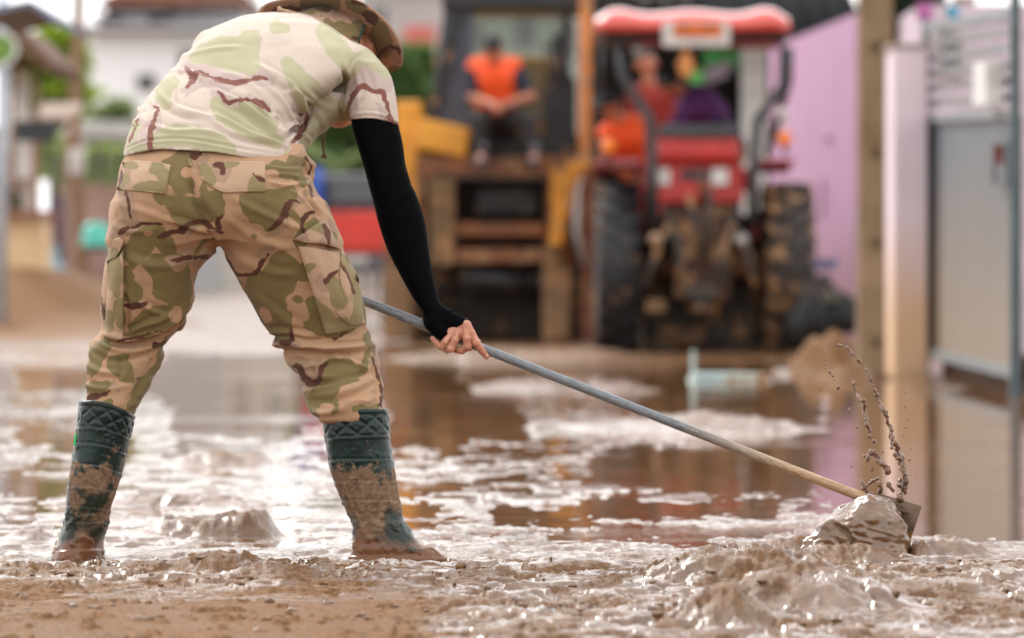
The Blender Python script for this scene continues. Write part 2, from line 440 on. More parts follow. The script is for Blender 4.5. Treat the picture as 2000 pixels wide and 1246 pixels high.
def water_material():
    m, nt, b = nodes('muddy_water'); c = coords(nt)
    n = noise_node(nt, .8, 4, .5, c)
    nt.links.new(mixc(nt, ramp(nt, n.outputs[0], .35, .65), (.15, .068, .026, 1), (.20, .10, .045, 1)), b.inputs['Base Color'])
    b.inputs['Roughness'].default_value = .05; b.inputs['IOR'].default_value = 1.6
    mp = N(nt, 'ShaderNodeMapping'); mp.inputs['Scale'].default_value = (1, 1.6, 1); nt.links.new(c, mp.inputs['Vector'])
    w = noise_node(nt, 3.0, 3, .5, mp.outputs[0]); w2 = noise_node(nt, 17.0, 4, .55, mp.outputs[0]); g = noise_node(nt, .75, 3, .55, c)
    k = N(nt, 'ShaderNodeMath', operation='MULTIPLY'); nt.links.new(w2.outputs[0], k.inputs[0]); nt.links.new(ramp(nt, g.outputs[0], .50, .66, .0, .55), k.inputs[1])
    a = N(nt, 'ShaderNodeMath', operation='MULTIPLY_ADD'); a.inputs[1].default_value = .35; nt.links.new(w.outputs[0], a.inputs[0]); nt.links.new(k.outputs[0], a.inputs[2])
    bump(nt, b, a.outputs[0], .30, .01); return m
MUD = mud_material(); WATER = water_material()

PUDDLES = [[(750,720,35),(800,760,45),(900,800,45),(1020,835,18)], [(760,700,22),(880,715,22)], [(790,850,28),(900,850,18)],
    [(1270,770,26),(1400,790,34),(1560,790,42)], [(1190,915,26),(1400,915,42),(1580,890,58)], [(1700,800,75),(1720,950,90),(1800,900,110),(2050,900,160),(2300,900,200)],
    [(1700,1020,26),(2100,1030,26)], [(340,740,45),(480,760,60),(600,760,70)], [(370,820,30),(560,820,30)], [(1340,735,20),(1600,740,25)], [(60,730,20),(300,740,22)],
    [(980,1005,9),(1500,990,14)], [(1180,1038,5),(1480,1040,7)], [(60,850,16),(230,870,20)], [(20,950,12),(160,960,12)]]
BUMPS = [  # px, py of the base, rx, ry, height, lumpiness
    (1450,1150,.20,.16,.066,.6), (1585,1206,.17,.15,.070,.6), (1415,1228,.09,.10,.05,.6), (1760,1170,.2,.12,.03,.7), (1900,1140,.25,.12,.02,.6),
    (1650,1106,.14,.07,.03,.6), (1570,1095,.10,.06,.045,.6), (1800,1098,.03,.05,.035,.5), (1850,1090,.09,.06,.038,.6),
    (350,1042,.09,.08,.036,1.1), (455,1050,.10,.06,.058,1.2), (520,1048,.04,.05,.026,.8), (420,1125,.10,.14,.022,1.4), (540,1140,.08,.10,.022,1.2),
    (60,1060,.06,.08,.022,.8), (430,905,.16,.10,.04,1.0), (350,985,.2,.10,.025,1.),
    (760,880,.2,.1,.02,1.), (1612,722,.19,.24,.24,.9), (1665,738,.22,.2,.08,.9), (1560,730,.2,.2,.06,.9), (40,640,1.2,2.0,.62,.3), (250,650,.9,1.4,.14,.4), (100,700,.8,.6,.05,.5),
    (1000,700,.9,1.2,.07,.6), (1120,760,.5,.8,.05,.7), (1250,835,.6,.5,.03,.8), (1430,838,.5,.25,.03,.8)]
def ground_height(X, Y):
    px = 1000+X/Y*FPX; py = 511+CAMH*FPX/Y
    wx = fbm2(X*2.1, Y*2.1, 3, 1)*.22; wy = fbm2(X*2.1, Y*2.1, 3, 2)*.22
    lev = np.interp(py, [560, 640, 690, 760, 850, 950, 1030, 1075, 1105, 1300], [.05, .010, .000, -.001, -.0035, -.003, -.001, .002, .007, .012]).astype('f4')
    P = strokes(px, py, PUDDLES)+(fbm2(X*3, Y*1.6, 4, 8)*26+fbm2(X*8, Y*4, 3, 9)*16)*np.clip((py-560)/400, .3, 1)
    wet = smooth(14, -10, P)
    # broad undulation
    h = lev+.010*fbm2(X*1.3+wx, Y*1.0+wy, 4, 11)
    # crisp-edged slabs of mud
    t = fbm2(X*5+wx*3, Y*3.6+wy*3, 4, 21); h += .0075*smooth(-.02, .045, t)-.003
    t2 = fbm2(X*9+wx*4, Y*12+wy*4, 3, 31); amp = smooth(1085, 1125, py)
    h += (.0095*amp+.0015)*smooth(.0, .05, t2)
    rg = 1-np.abs(fbm2(X*9+wx*5, Y*7+wy*5, 4, 41))*2.4; h += (.0032+.004*amp)*rg*np.clip(rg, 0, 1)
    h += .0011*fbm2(X*45, Y*35, 3, 51)
    # scraped smooth strip in the left foreground, with streaks left by the tool
    sc = smooth(1132, 1205, py+18*fbm2(X*4, Y*4, 3, 61))*smooth(900, 800, px+80*fbm2(X*2, Y*5, 3, 62))
    flat = .014+.0022*fbm2(X*38+Y*9, Y*2.0, 3, 63)+.003*fbm2(X*3, Y*3, 3, 64)
    cl = fbm2(X*8, Y*20, 4, 65); flat += .010*smooth(.36, .46, cl)+.005*smooth(.26, .4, fbm2(X*17, Y*44, 3, 66))*smooth(0, .3, fbm2(X*2, Y*4, 2, 67))
    h = h*(1-sc)+flat*sc
    # ridge pushed up by the scraper
    yr = 8.93+.12*noise2(X*1.5, 0*X, 71)+.03*noise2(X*7, 0*X, 72)
    h += .012*np.exp(-((Y-yr)/.05)**2)*smooth(1420, 1200, px)*(.8+.6*fbm2(X*14, Y*14, 3, 73))
    h = h*(1-wet)+(-.022+.006*t)*wet
    mound = np.zeros_like(h)
    for bx, by, rx, ry, hh, lump in BUMPS:
        Yb = CAMH*FPX/(by-511); Xb = (bx-1000)*Yb/FPX
        m = (np.abs(X-Xb) < 3*rx) & (np.abs(Y-Yb) < 3*ry)
        if not m.any(): continue
        x, y = X[m], Y[m]; s = min(rx, ry)
        dx = (x-Xb)/rx+.35*lump*fbm2(x*.5/s, y*.5/s, 3, 81); dy = (y-Yb)/ry+.35*lump*fbm2(x*.5/s, y*.5/s, 3, 82)
        r2 = dx*dx+dy*dy; g = np.exp(-r2**2*.9)
        L = fbm2(x*.8/s, y*.8/s, 3, 83)
        rr = 1-2.2*np.abs(fbm2(x*1.6/s, y*1.6/s, 4, 84))
        h[m] += hh*g*(1+.55*lump*L+.10*lump*rr)+g*min(.0075, hh*.10)*fbm2(x*34, y*30, 4, 85, .65)+g*min(.006, hh*.12)*smooth(0, .08, fbm2(x*17, y*13, 3, 86))
        mound[m] = np.maximum(mound[m], g*(.6 if hh > .03 else .35)*smooth(-.25, .2, L))
    # the mud gives way under the boots
    for bx, by, rx, ry in ((150,1118,.12,.26), (775,1120,.16,.22)):
        Yb = D+(.05 if bx < 400 else 0); Xb = (bx-1000)*Yb/FPX
        r2 = ((X-Xb)/rx)**2+((Y-Yb)/ry)**2; k = np.exp(-r2**2)
        h = h*(1-k)-.001*k+.0035*k*fbm2(X*14, Y*16, 3, 92); h += .004*np.exp(-(np.sqrt(r2)-1.2)**2/.04)*(.7+.6*fbm2(X*12, Y*12, 3, 91))
    gp = smooth(-.06, .16, fbm2(X*3.4+wx, Y*5+wy, 4, 95))*smooth(1060, 1130, py)
    h += (gp*.0045+mound*.006)*(1-sc)*fbm2(X*48, Y*40, 3, 96, .7)
    ck = 1-np.abs(fbm2(X*6+wx*3, Y*8, 4, 97))*9; h -= .006*np.clip(ck, 0, 1)*smooth(1090, 1130, py)*(1-sc)*(.4+gp)
    dry = np.clip(sc*.8+np.maximum(.55*gp, mound)+.30*smooth(740, 690, py)+.5*smooth(700, 650, py)*smooth(360, 220, px)+.9*smooth(790, 765, py)*(px > 1540)*(px < 1690), 0, 1)
    return h.astype('f4'), dry.astype('f4')
def terrain():
    us = np.linspace(-.19, .19, 760)
    Ys = np.concatenate([np.arange(6.6, 9.0, .0075), np.arange(9.0, 11.6, .009), 11.6*np.exp(np.linspace(0, math.log(34/11.6), 300)[1:]), np.linspace(34, 90, 110)[1:]])
    U, YY = np.meshgrid(us, Ys); XX = U*YY
    h, dry = ground_height(XX.ravel().astype('f4'), YY.ravel().astype('f4'))
    h = h.reshape(XX.shape)
    e = smooth(.175, .19, np.abs(U)); h = h*(1-e)+.004*e
    v = np.stack([XX.ravel(), YY.ravel(), h.ravel()], 1)
    nr, nc = XX.shape; i = (np.arange(nr-1)[:, None]*nc+np.arange(nc-1)[None, :]).ravel()
    f = np.stack([i, i+1, i+1+nc, i+nc], 1)
    o = mkobj('mud_ground', v, f, MUD, None, True, {'dry': dry}); tag(o, 'wet brown flood mud covering the street', kind='structure')
    # the rest of the ground out to the horizon, with a hole where the fine sheet lies
    g = MB()
    x0, x1 = us[0]*Ys[0], us[-1]*Ys[0]; a0, a1 = us[0]*90, us[-1]*90; y0, y1 = Ys[0], 90; z = .004
    P = [(-600,-300),(600,-300),(600,1500),(-600,1500)]; Q = [(x0,y0),(x1,y0),(a1,y1),(a0,y1)]
    g.add([(x, y, z) for x, y in P+Q], [(0,1,5,4),(1,2,6,5),(2,3,7,6),(3,0,4,7)])
    tag(g.build('far_ground', MUD, None), 'flat brown ground reaching to the horizon', kind='structure')
    w = MB(); w.add([(-30,3,0),(30,3,0),(30,95,0),(-30,95,0)], [(0,1,2,3)])
    tag(w.build('flood_water', WATER, None), 'still brown flood water lying between the mud banks', kind='structure')
terrain()
def clods():
    rg = np.random.RandomState(8); n = 420
    py = 1104+(rg.rand(n)**1.2)*142; px = rg.rand(n)*2000
    Y = CAMH*FPX/(py-511); X = (px-1000)*Y/FPX; k = fbm2(X*2.2, Y*3, 3, 7) > -.12; X, Y = X[k], Y[k]; n = len(X)
    z, _ = ground_height(X.astype('f4'), Y.astype('f4')); bm = bmesh.new(); bmesh.ops.create_icosphere(bm, subdivisions=2, radius=1)
    u = np.array([v.co[:] for v in bm.verts]); t = np.array([[q.index for q in f.verts] for f in bm.faces]); bm.free(); V = []; T = []
    for i in range(n):
        r = .003+.008*rg.rand()**2.5; a = rg.rand()*6.3; q = u*(1+.38*noise3((u*1.3+i*3.7).astype('f4'), 2)[:, None]+.15*noise3((u*3.4+i*2.1).astype('f4'), 5)[:, None])
        q = q*np.array([r*(1.2+1.4*rg.rand()), r*(.8+.5*rg.rand()), r*(.55+.35*rg.rand())]); c, s_ = math.cos(a), math.sin(a); q = np.stack([q[:, 0]*c-q[:, 1]*s_, q[:, 0]*s_+q[:, 1]*c, q[:, 2]], 1)
        V.append(q+np.array([X[i], Y[i], z[i]+r*.15])); T.append(t+i*len(u))
    V = np.concatenate(V); T = np.concatenate(T); o = mkobj('mud_clods', V, T, MUD, None, True, {'dry': np.repeat(rg.rand(n)*.9, len(u))})
    tag(o, 'small crumbs and clods of mud scattered over the near ground', 'mud', kind='stuff')
clods()
# ================================================================== the worker
def sc_(lst, s, ox, oy): return [[(p[0]/s+ox, p[1]/s+oy, p[2]/s) for p in st] for st in lst]
# --- print of the cloth, traced in two crops of the photograph
TG = sc_([[(480,20,62),(490,130,62),(510,250,66),(590,270,60),(650,240,52)], [(640,170,44),(660,260,40)],
    [(258,452,26),(330,400,48),(390,372,36),(440,430,34),(450,425,26)], [(330,420,50),(290,480,36)],
    [(395,560,86),(455,560,80),(480,640,66),(475,520,60),(420,620,50)], [(275,545,30),(288,640,38)], [(500,690,40),(480,740,34),(380,760,50),(300,800,36)],
    [(190,460,22),(200,560,28),(200,640,16)], [(215,690,20),(225,780,16)], [(180,740,12),(170,800,14)],
    [(140,890,36),(95,960,34),(75,1010,22)], [(60,1060,16),(110,1075,26),(160,1060,14)], [(215,965,44),(270,985,62),(320,990,40)], [(350,960,22),(330,1060,30),(280,1170,26)],
    [(440,860,16),(380,1000,18)],
    [(815,215,42),(860,260,62),(920,240,70),(1000,190,36)], [(930,300,36),(900,330,22)], [(930,75,34),(1010,85,34),(1050,110,16)], [(1010,30,16),(1050,40,18)],
    [(960,500,48),(930,600,66),(850,600,44),(830,660,40)], [(1000,530,44),(960,650,50),(900,730,62),(960,780,52),(950,830,34)], [(860,740,40),(930,820,30)],
    [(1110,700,40),(1120,760,56),(1190,790,50),(1270,780,34)], [(1070,530,26),(1090,520,14)], [(1270,500,18),(1290,600,24),(1230,620,30),(1240,690,26)], [(1325,640,22),(1335,760,26)],
    [(1190,960,30),(1200,1010,50),(1260,1000,56),(1320,970,40)], [(1180,1060,50),(1130,1120,44),(1180,1160,44)], [(1100,1150,22),(1130,1190,16)], [(1370,840,22),(1340,930,18)], [(1300,1165,10),(1400,1170,10)],
    [(1110,320,16),(1080,350,18)], [(1190,380,12),(1140,350,10)]], 2.3515, 140, 300)
TB = sc_([[(1075,20,6),(1095,60,7),(1090,95,5)], [(1090,150,5),(1105,200,6)], [(222,365,12),(250,345,12),(290,340,9),(330,328,9),(420,322,6)], [(400,385,7),(440,368,14),(500,358,15),(540,325,12),(600,312,12),(650,345,10),(690,368,8)],
    [(690,292,9),(668,322,14),(680,345,14)], [(250,185,7),(262,240,8),(270,298,4)], [(456,492,5),(500,488,13),(545,478,11)], [(560,478,8),(620,476,10)], [(242,704,6),(290,702,15),(340,688,8)],
    [(215,858,5),(300,842,7),(410,812,3)], [(903,350,5),(940,325,12),(975,285,16),(990,238,15),(1010,218,9),(1048,230,5)], [(1062,362,9),(1062,310,13),(1082,278,12),(1112,272,9)],
    [(1165,335,10),(1178,380,12),(1180,412,9)], [(703,465,4),(725,510,8),(765,560,9),(830,555,11),(865,520,12),(895,470,8),(907,458,4)], [(1165,592,11),(1185,565,12),(1222,538,7)],
    [(930,845,9),(960,860,12),(1005,862,16),(1008,805,10)], [(1020,975,9),(1045,978,13),(1075,1035,20),(1110,1055,18),(1135,1030,13),(1150,985,12),(1190,935,5)], [(1205,845,8),(1265,822,5)],
    [(60,1128,7),(100,1115,12),(150,1100,12),(178,1085,5)], [(380,880,12),(430,868,10)], [(1378,930,5),(1420,1060,7),(1418,1160,8)], [(560,15,16),(590,5,10)], [(300,1035,3),(312,1025,4)], [(130,640,6),(150,760,6)], [(1240,500,6),(1300,640,8)]], 2.3515, 140, 300)
SG = sc_([[(900,250,62),(860,340,80),(780,330,100),(650,320,60),(570,350,34)], [(900,400,50),(820,380,60)],
    [(1128,388,34),(1170,450,56),(1230,540,66),(1310,600,60),(1370,615,26)], [(1350,190,50),(1430,300,64),(1500,410,46),(1460,500,30)], [(1560,370,40),(1650,350,50),(1690,400,46),(1735,450,22)],
    [(1060,165,36),(1120,175,20)], [(430,500,30),(370,560,44),(390,630,34)], [(300,880,30),(430,830,58),(560,840,60),(700,880,62),(780,920,30)], [(160,900,18),(300,905,18)], [(690,620,24),(720,680,44),(820,730,60),(930,790,62),(1060,860,40)],
    [(860,640,22),(960,700,30),(1040,780,26)], [(1190,590,30),(1240,630,50)], [(1440,660,40),(1400,720,80),(1330,790,80),(1260,880,60),(1210,950,40)], [(200,770,20),(170,860,16)], [(1150,950,40)]*1+[(1150,950,40),(1190,960,30)]], 3.1145, 200, 0)
SB = sc_([[(508,408,5),(525,440,18),(555,470,24),(540,500,22),(515,530,6)], [(560,455,20),(600,445,12),(660,475,16),(720,490,20),(770,505,14),(830,505,15),(900,490,14),(950,472,11),(1000,482,6)],
    [(705,558,6),(735,598,13),(780,625,16),(850,610,11),(920,620,14),(980,648,20),(1035,686,4)], [(318,650,10),(345,665,10),(325,690,13),(305,760,17),(288,830,18),(296,905,18)],
    [(1500,672,7),(1515,610,14),(1560,540,18),(1600,530,14),(1650,555,14),(1700,560,20),(1720,610,16),(1745,680,10)], [(1745,712,14),(1790,765,16)], [(1248,690,8),(1235,760,18),(1190,830,16),(1150,885,6)], [(212,728,8),(195,800,7),(165,870,4)]], 3.1145, 200, 0)
SM = sc_([[(580,400,20),(700,430,40),(850,460,36),(900,470,20)], [(1560,420,50),(1640,480,70),(1720,520,50)], [(1170,640,20),(1200,700,30)], [(350,700,14),(340,880,16)], [(900,600,26),(1000,640,22)], [(1290,680,34),(1270,760,30)]], 3.1145, 200, 0)
def print_attrs(v, G, B, M, seed=0, rag=1.0, fill=True):
    """distance to each printed shape; the far side of the garment carries the same cloth shifted along"""
    px, py = to_px(v); q = np.asarray(v, 'f4')
    w1 = noise3(q*38, seed)*5; w2 = noise3(q*38, seed+9)*5; r1 = noise3(q*75, seed+3)*3.0*rag
    g = strokes(px+w1, py+w2, G)-2.5+r1*.35
    if seed == 1: g = np.minimum(np.maximum(g, (noise3(q*np.array([13, 13, 17], 'f4'), 61)-.34)*70), (.50-noise3(q*np.array([15, 15, 19], 'f4'), 62))*70)
    b = strokes(px+w1*.6, py+w2*.6, B)+r1
    if M: m = strokes(px+w2, py+w1, M)+r1
    else: m = np.full(len(v), 9., 'f4')
    m = np.minimum(m, np.where(noise3(q*9, seed+5) > .02, b-15+w1, 9))
    return dict(g=g, b=b, m=m)
def noise_print(v, seed, s=9., gt=.08, bw=.035):
    q = np.asarray(v, 'f4'); sz = 1/s*100
    n = noise3(q*s, seed)+.35*noise3(q*s*2.6, seed+1); n2 = noise3(q*s*1.2*np.array([1, 1, 1.6], 'f4'), seed+4)+.22*noise3(q*s*5, seed+6)
    gate = noise3(q*s*.6, seed+8)
    return dict(g=(gt-n)*60, b=(np.abs(n2)-bw-np.clip(-gate, 0, 1)*.5)*60, m=(np.abs(n2)-bw-.10)*60)

C_TR = camo('camo_twill', lin(170,135,104), lin(116,101,64), lin(80,48,34), lin(148,121,98), grid=.0042, dirt=.55)
C_SH = camo('camo_jersey', lin(190,174,161), lin(168,162,132), lin(118,74,64), lin(172,153,145), rough=.9, dirt=.3)
C_FL = camo('camo_twill_flap', lin(180,150,124), lin(140,125,89), lin(92,56,42), lin(158,131,110), grid=.0042)
BLACK = simple('black_nylon', (.0022,.0022,.003,1), .75, col2=(.003,.003,.004,1), scale=30, spec=.03)
SKIN = None
def skin_mat(name, c1, c2):
    m, nt, b = nodes(name); c = coords(nt); n = noise_node(nt, 26, 5, .6, c)
    nt.links.new(mixc(nt, ramp(nt, n.outputs[0], .35, .68), c1, c2), b.inputs['Base Color'])
    b.inputs['Roughness'].default_value = .48; b.inputs['Subsurface Weight'].default_value = .12; b.inputs['Subsurface Radius'].default_value = (.012,.005,.003); b.inputs['Subsurface Scale'].default_value = .6
    bump(nt, b, noise_node(nt, 420, 3, .6, c).outputs[0], .25, .0008); return m
SKIN = skin_mat('skin', lin(196,140,112), lin(170,108,84))

root = thing('person', 'worker in desert camouflage bending over with his back turned, pushing mud in green rubber boots', 'person', (-.72, D, 0))
W = lambda px, py, d=0.: PX(px, py, D+d)

# ---- trousers
PEL = [(262,262,585,.10,.12),(300,246,598,.06,.145),(345,233,605,.04,.155),(385,228,622,.03,.16),(430,222,642,.03,.15),(470,219,655,.04,.12)]
LL = [(400,226,400,.04,.12),(450,219,430,.04,.125),(500,210,414,.05,.12),(540,202,384,.06,.115),(600,196,373,.08,.108),(635,200,362,.10,.105),(655,192,338,.11,.10),(672,176,323,.115,.096),(705,163,314,.10,.094),(750,163,291,.07,.082),(790,160,268,.045,.07),(840,168,250,.03,.055)]
RL = [(400,440,633,.04,.12),(450,436,652,.04,.125),(500,440,676,.05,.12),(540,458,698,.07,.115),(600,494,712,.09,.11),(650,526,720,.115,.108),(690,553,736,.115,.105),(735,581,745,.09,.098),(770,594,748,.055,.09),(798,604,748,.03,.082),(815,640,744,.02,.07),(850,648,740,.01,.055)]
TF = [  # folds, crop 2 coordinates: points, width, height in mm
    ([(540,30),(556,200),(600,310),(680,440)], 9, -5), ([(548,120),(575,230),(640,330)], 26, -9),
    ([(150,850),(220,872),(300,868),(400,840),(480,790),(545,735)], 13, -10), ([(120,860),(200,900),(300,902),(390,880),(440,850)], 14, 8), ([(90,900),(180,945),(300,935),(420,880)], 12, -5),
    ([(60,960),(130,1000),(240,1010)], 13, 5), ([(200,920),(230,990),(190,1060)], 12, -4), ([(400,900),(330,1040),(250,1150)], 15, -6), ([(60,1060),(150,1080),(280,1060)], 11, 3.5),
    ([(300,880),(350,960),(340,1040)], 12, 4), ([(550,640),(520,720),(440,790)], 18, 5), ([(410,300),(500,320),(600,350),(700,345)], 14, 4), ([(480,330),(560,370),(640,400)], 14, -5), ([(250,460),(300,500),(420,520),(540,490)], 20, 3.5),
    ([(240,640),(260,720),(250,820)], 11, -5), ([(300,680),(400,740),(470,745)], 13, 4), ([(250,830),(330,790),(450,750)], 11, 5),
    ([(720,190),(850,265),(1000,330),(1080,350)], 16, 3.5), ([(700,290),(820,380),(960,430),(1040,430)], 18, 3.0), ([(760,480),(880,540),(1040,560)], 20, 3), ([(1000,170),(1060,210),(1120,290)], 11, 4),
    ([(900,130),(1000,150),(1060,130)], 10, 4), ([(1050,130),(1090,220),(1140,290)], 9, -6), ([(1060,50),(1080,110),(1060,130)], 9, -6), ([(1060,150),(1100,230)], 9, 4), ([(890,60),(980,75),(1050,70)], 8, 4), ([(900,110),(1000,112),(1060,125)], 7, -4),
    ([(860,870),(1000,862),(1180,890),(1390,880)], 14, 9), ([(930,900),(1050,905),(1200,920),(1380,905)], 12, -8), ([(960,930),(1060,975),(1150,960),(1250,920)], 13, 6), ([(1000,900),(1180,860),(1330,850)], 10, 4),
    ([(1190,930),(1280,950),(1370,1000)], 12, 6), ([(1000,1000),(1100,1045),(1240,1050),(1400,990)], 15, -5), ([(1050,1090),(1150,1075),(1280,1040),(1400,1020)], 14, 6), ([(1080,1130),(1180,1130),(1300,1100),(1420,1040)], 13, -6),
    ([(1090,1170),(1150,1190),(1240,1170),(1420,1110)], 14, 8), ([(1190,1110),(1250,1150),(1400,1140)], 9, 4), ([(900,820),(1000,820),(1120,850)], 14, 4), ([(1380,960),(1400,1060),(1395,1160)], 10, -5), ([(1090,960),(1130,1060)], 14, -4), ([(840,650),(920,720),(1040,800)], 18, 3),
    ([(1060,140),(1105,250),(1150,300)], 3, -2.5), ([(1052,140),(1095,250),(1140,300)], 3, 2), ([(690,460),(770,600),(880,770),(950,890),(1060,1060)], 4, -2), ([(545,560),(545,680),(500,800),(420,900),(330,1130)], 4, -2), ([(200,330),(260,360),(400,350)], 13, 3.5), ([(220,240),(300,260),(420,300)], 16, 2.5), ([(640,480),(600,520),(560,560)], 13, -3), ([(570,470),(620,450),(680,455)], 10, 4)]
def trousers():
    F = Field(W(150,840,-.18), W(772,240,.28)+np.array([.02,0,0]), .0038)
    F.loft(LL, .02); F.loft(RL, .02); F.loft(PEL, .035)
    # seat cheeks, knee bulge, loose waistband on the right
    F.cone(W(330,375,-.03), W(320,420,-.03), .085, .075, .03); F.cone(W(505,375,-.03), W(520,425,-.03), .088, .08, .03)
    F.chain([(W(590,312,.02), .016), (W(607,325,.03), .013), (W(606,345,.04), .010), (W(594,358,.05), .012)], .008)
    F.chain([(W(630,806,0), .018), (W(640,808,-.03), .02), (W(690,806,-.045), .02)], .02)
    F.cut(lambda px, py, x, y, z: (282-py)/800.)
    v, f = largest(*F.mesh()); v = relax(v, f, 2); n = vnormals(v, f); px, py = to_px(v)
    d = folds(px, py, TF, 2.3515, 140, 300)*1.45
    d += (noise3(v*np.array([14, 14, 26], 'f4'), 2)*.0022+noise3(v*np.array([34, 34, 60], 'f4'), 5)*.0009)*smooth(290, 340, py)
    kn = smooth(600, 660, py); d += kn*(noise3(v*np.array([11, 11, 40], 'f4')+np.array([0, 0, 0], 'f4')+noise3(v*8, 3)[:, None], 6)*.0045)
    d += (1-kn)*np.clip(noise3(v*np.array([16, 10, 9], 'f4')+noise3(v*6, 7)[:, None]*1.5, 9), -.3, .5)*.0030
    v = v+n*d[:, None]; v = relax(v, f, 1, .4)
    o = mkobj('trousers', v, f, C_TR, root, True, print_attrs(v, TG, TB, None, 1)); return o, v, f
tro, tv, tf = trousers()
T_bvh = BVHTree.FromPolygons([tuple(map(float, q)) for q in tv], [tuple(map(int, q)) for q in tf])
EYE = Vector((0, 0, CAMH))
def hit(bvh, px, py):
    d = Vector([float(c) for c in PX(px, py, D)])-EYE; d.normalize(); h = bvh.ray_cast(EYE, d); return h[0], h[1]
def patch(name, bvh, top, bot, off, mat, parent, nu=40, nv=24, G=None, B=None, seed=3, puff=0., ridge=True, wave=0., label=None, dry=False):
    """a sewn-on piece of cloth: outline between a top and a bottom line, lying off metres proud of the cloth below"""
    T_, B_ = cr(top, nu+1), cr(bot, nu+1); P = []; off0 = []
    for j in range(nv+1):
        t = j/nv
        for i in range(nu+1):
            q = T_[i]*(1-t)+B_[i]*t; p, n = hit(bvh, q[0], q[1]); P.append(p); off0.append((i/nu, t))
    y0 = np.median([p.y for p in P if p is not None]); pts = []
    k = 0
    for j in range(nv+1):
        t = j/nv
        for i in range(nu+1):
            q = T_[i]*(1-t)+B_[i]*t; p = P[k]; yy = p.y if p is not None and abs(p.y-y0) < .1 else np.nan; k += 1; pts.append((q[0], q[1], yy))
    pts = np.array(pts).reshape(nv+1, nu+1, 3); yy = pts[:, :, 2]
    yy = np.where(np.isnan(yy), y0, yy)
    for _ in range(3): # soften the print-through of the folds beneath
        z = np.pad(yy, 1, mode='edge'); yy = .4*yy+.15*(z[:-2, 1:-1]+z[2:, 1:-1]+z[1:-1, :-2]+z[1:-1, 2:])
    u = np.linspace(0, 1, nu+1)[None, :]; t = np.linspace(0, 1, nv+1)[:, None]
    e = np.minimum(np.minimum(u, 1-u)*nu, np.minimum(t, 1-t)*nv)
    o_ = off*np.where(e < .5, .45, 1)+puff*np.sin(np.pi*u)**.6*np.sin(np.pi*t)**.6
    if ridge: o_ = o_-.0016*np.exp(-((e-2.0)/.7)**2)
    if wave: o_ = o_+wave*(np.sin(u*9+t*4+seed)*.5+np.sin(u*4-t*7+seed*2)*.5)*np.sin(np.pi*t)**.5
    front = np.array([PX(pts[j, i, 0], pts[j, i, 1], yy[j, i]-o_[j, i]) for j in range(nv+1) for i in range(nu+1)])
    back = np.array([PX(pts[j, i, 0], pts[j, i, 1], yy[j, i]+.006) for j in range(nv+1) for i in range(nu+1)])
    m = len(front); v = np.concatenate([front, back]); f = []; W_ = nu+1
    for j in range(nv):
        for i in range(nu):
            a = j*W_+i; f.append((a, a+W_, a+W_+1, a+1)); f.append((a+m, a+1+m, a+W_+1+m, a+W_+m))
    ring = [i for i in range(W_)]+[j*W_+nu for j in range(1, nv+1)]+[nv*W_+i for i in range(nu-1, -1, -1)]+[j*W_ for j in range(nv-1, 0, -1)]
    for a, b in zip(ring, ring[1:]+ring[:1]): f.append((a, b, b+m, a+m))
    f = np.array(f); at = print_attrs(v, G, B, None, seed) if G is not None else noise_print(v, seed, 10)
    return mkobj(name, v, f, mat, parent, True, at, label)
c2 = lambda *a: [(u/2.3515+140, v/2.3515+300) for u, v in a]
FG = sc_([[(300,165,16),(360,150,18),(420,160,20)], [(390,70,30),(430,110,26)], [(240,120,18),(225,150,12)], [(250,60,12),(290,56,10)], [(620,90,26),(640,120,20)], [(700,46,12),(760,46,8)], [(850,130,30),(830,165,20),(880,160,18)], [(610,60,12),(600,90,14)]], 2.3515, 140, 300)
FB = sc_([[(228,80,7),(222,120,9),(212,160,6)], [(665,50,12),(690,62,16),(692,90,9)], [(830,92,5),(855,112,9),(885,125,7)]], 2.3515, 140, 300)
patch('seat_pocket_flap', T_bvh, c2((234,40),(300,34),(390,42),(456,54)), c2((206,168),(280,174),(360,182),(432,188)), .006, C_FL, tro, 40, 26, FG, FB)
patch('seat_pocket_flap', T_bvh, c2((584,50),(660,40),(780,38),(890,40)), c2((592,116),(686,178),(790,180),(888,178)), .006, C_FL, tro, 46, 26, FG, FB)
# right thigh: cargo pocket with its slanting flap
PG = sc_([[(1085,530,20),(1100,520,12)], [(1090,690,40),(1130,750,56),(1190,800,40),(1250,790,30)], [(1200,600,30),(1230,680,30)], [(1110,330,20),(1150,350,14)], [(1260,480,16),(1310,600,22),(1330,700,26),(1290,790,20)]], 2.3515, 140, 300)
patch('cargo_pocket', T_bvh, c2((1040,428),(1110,432),(1180,448),(1245,462)), c2((1168,830),(1230,820),(1290,802),(1350,778)), .012, C_FL, tro, 40, 60, PG, TB, 5, puff=.012, wave=.006)
patch('cargo_pocket_flap', T_bvh, c2((1160,300),(1185,340),(1210,392),(1240,440)), c2((1018,398),(1070,412),(1150,418),(1236,442)), .018, C_FL, tro, 36, 22, PG, TB, 6, puff=.004)
patch('cargo_pocket_pleat', T_bvh, c2((1238,452),(1262,470),(1290,520),(1318,570)), c2((1215,740),(1250,770),(1290,790),(1345,776)), .024, C_FL, tro, 18, 46, PG, TB, 8, puff=.004, wave=.003)
# left thigh: bellows pocket seen edge on
patch('cargo_pocket', T_bvh, c2((172,496),(190,482),(215,470),(238,440)), c2((150,835),(180,850),(210,855),(236,850)), .016, C_FL, tro, 20, 60, TG, TB, 9, puff=.010, wave=.004)
patch('cargo_pocket_flap', T_bvh, c2((196,396),(214,388),(228,394),(240,408)), c2((160,500),(185,490),(205,478),(232,430)), .022, C_FL, tro, 18, 22, TG, TB, 10)
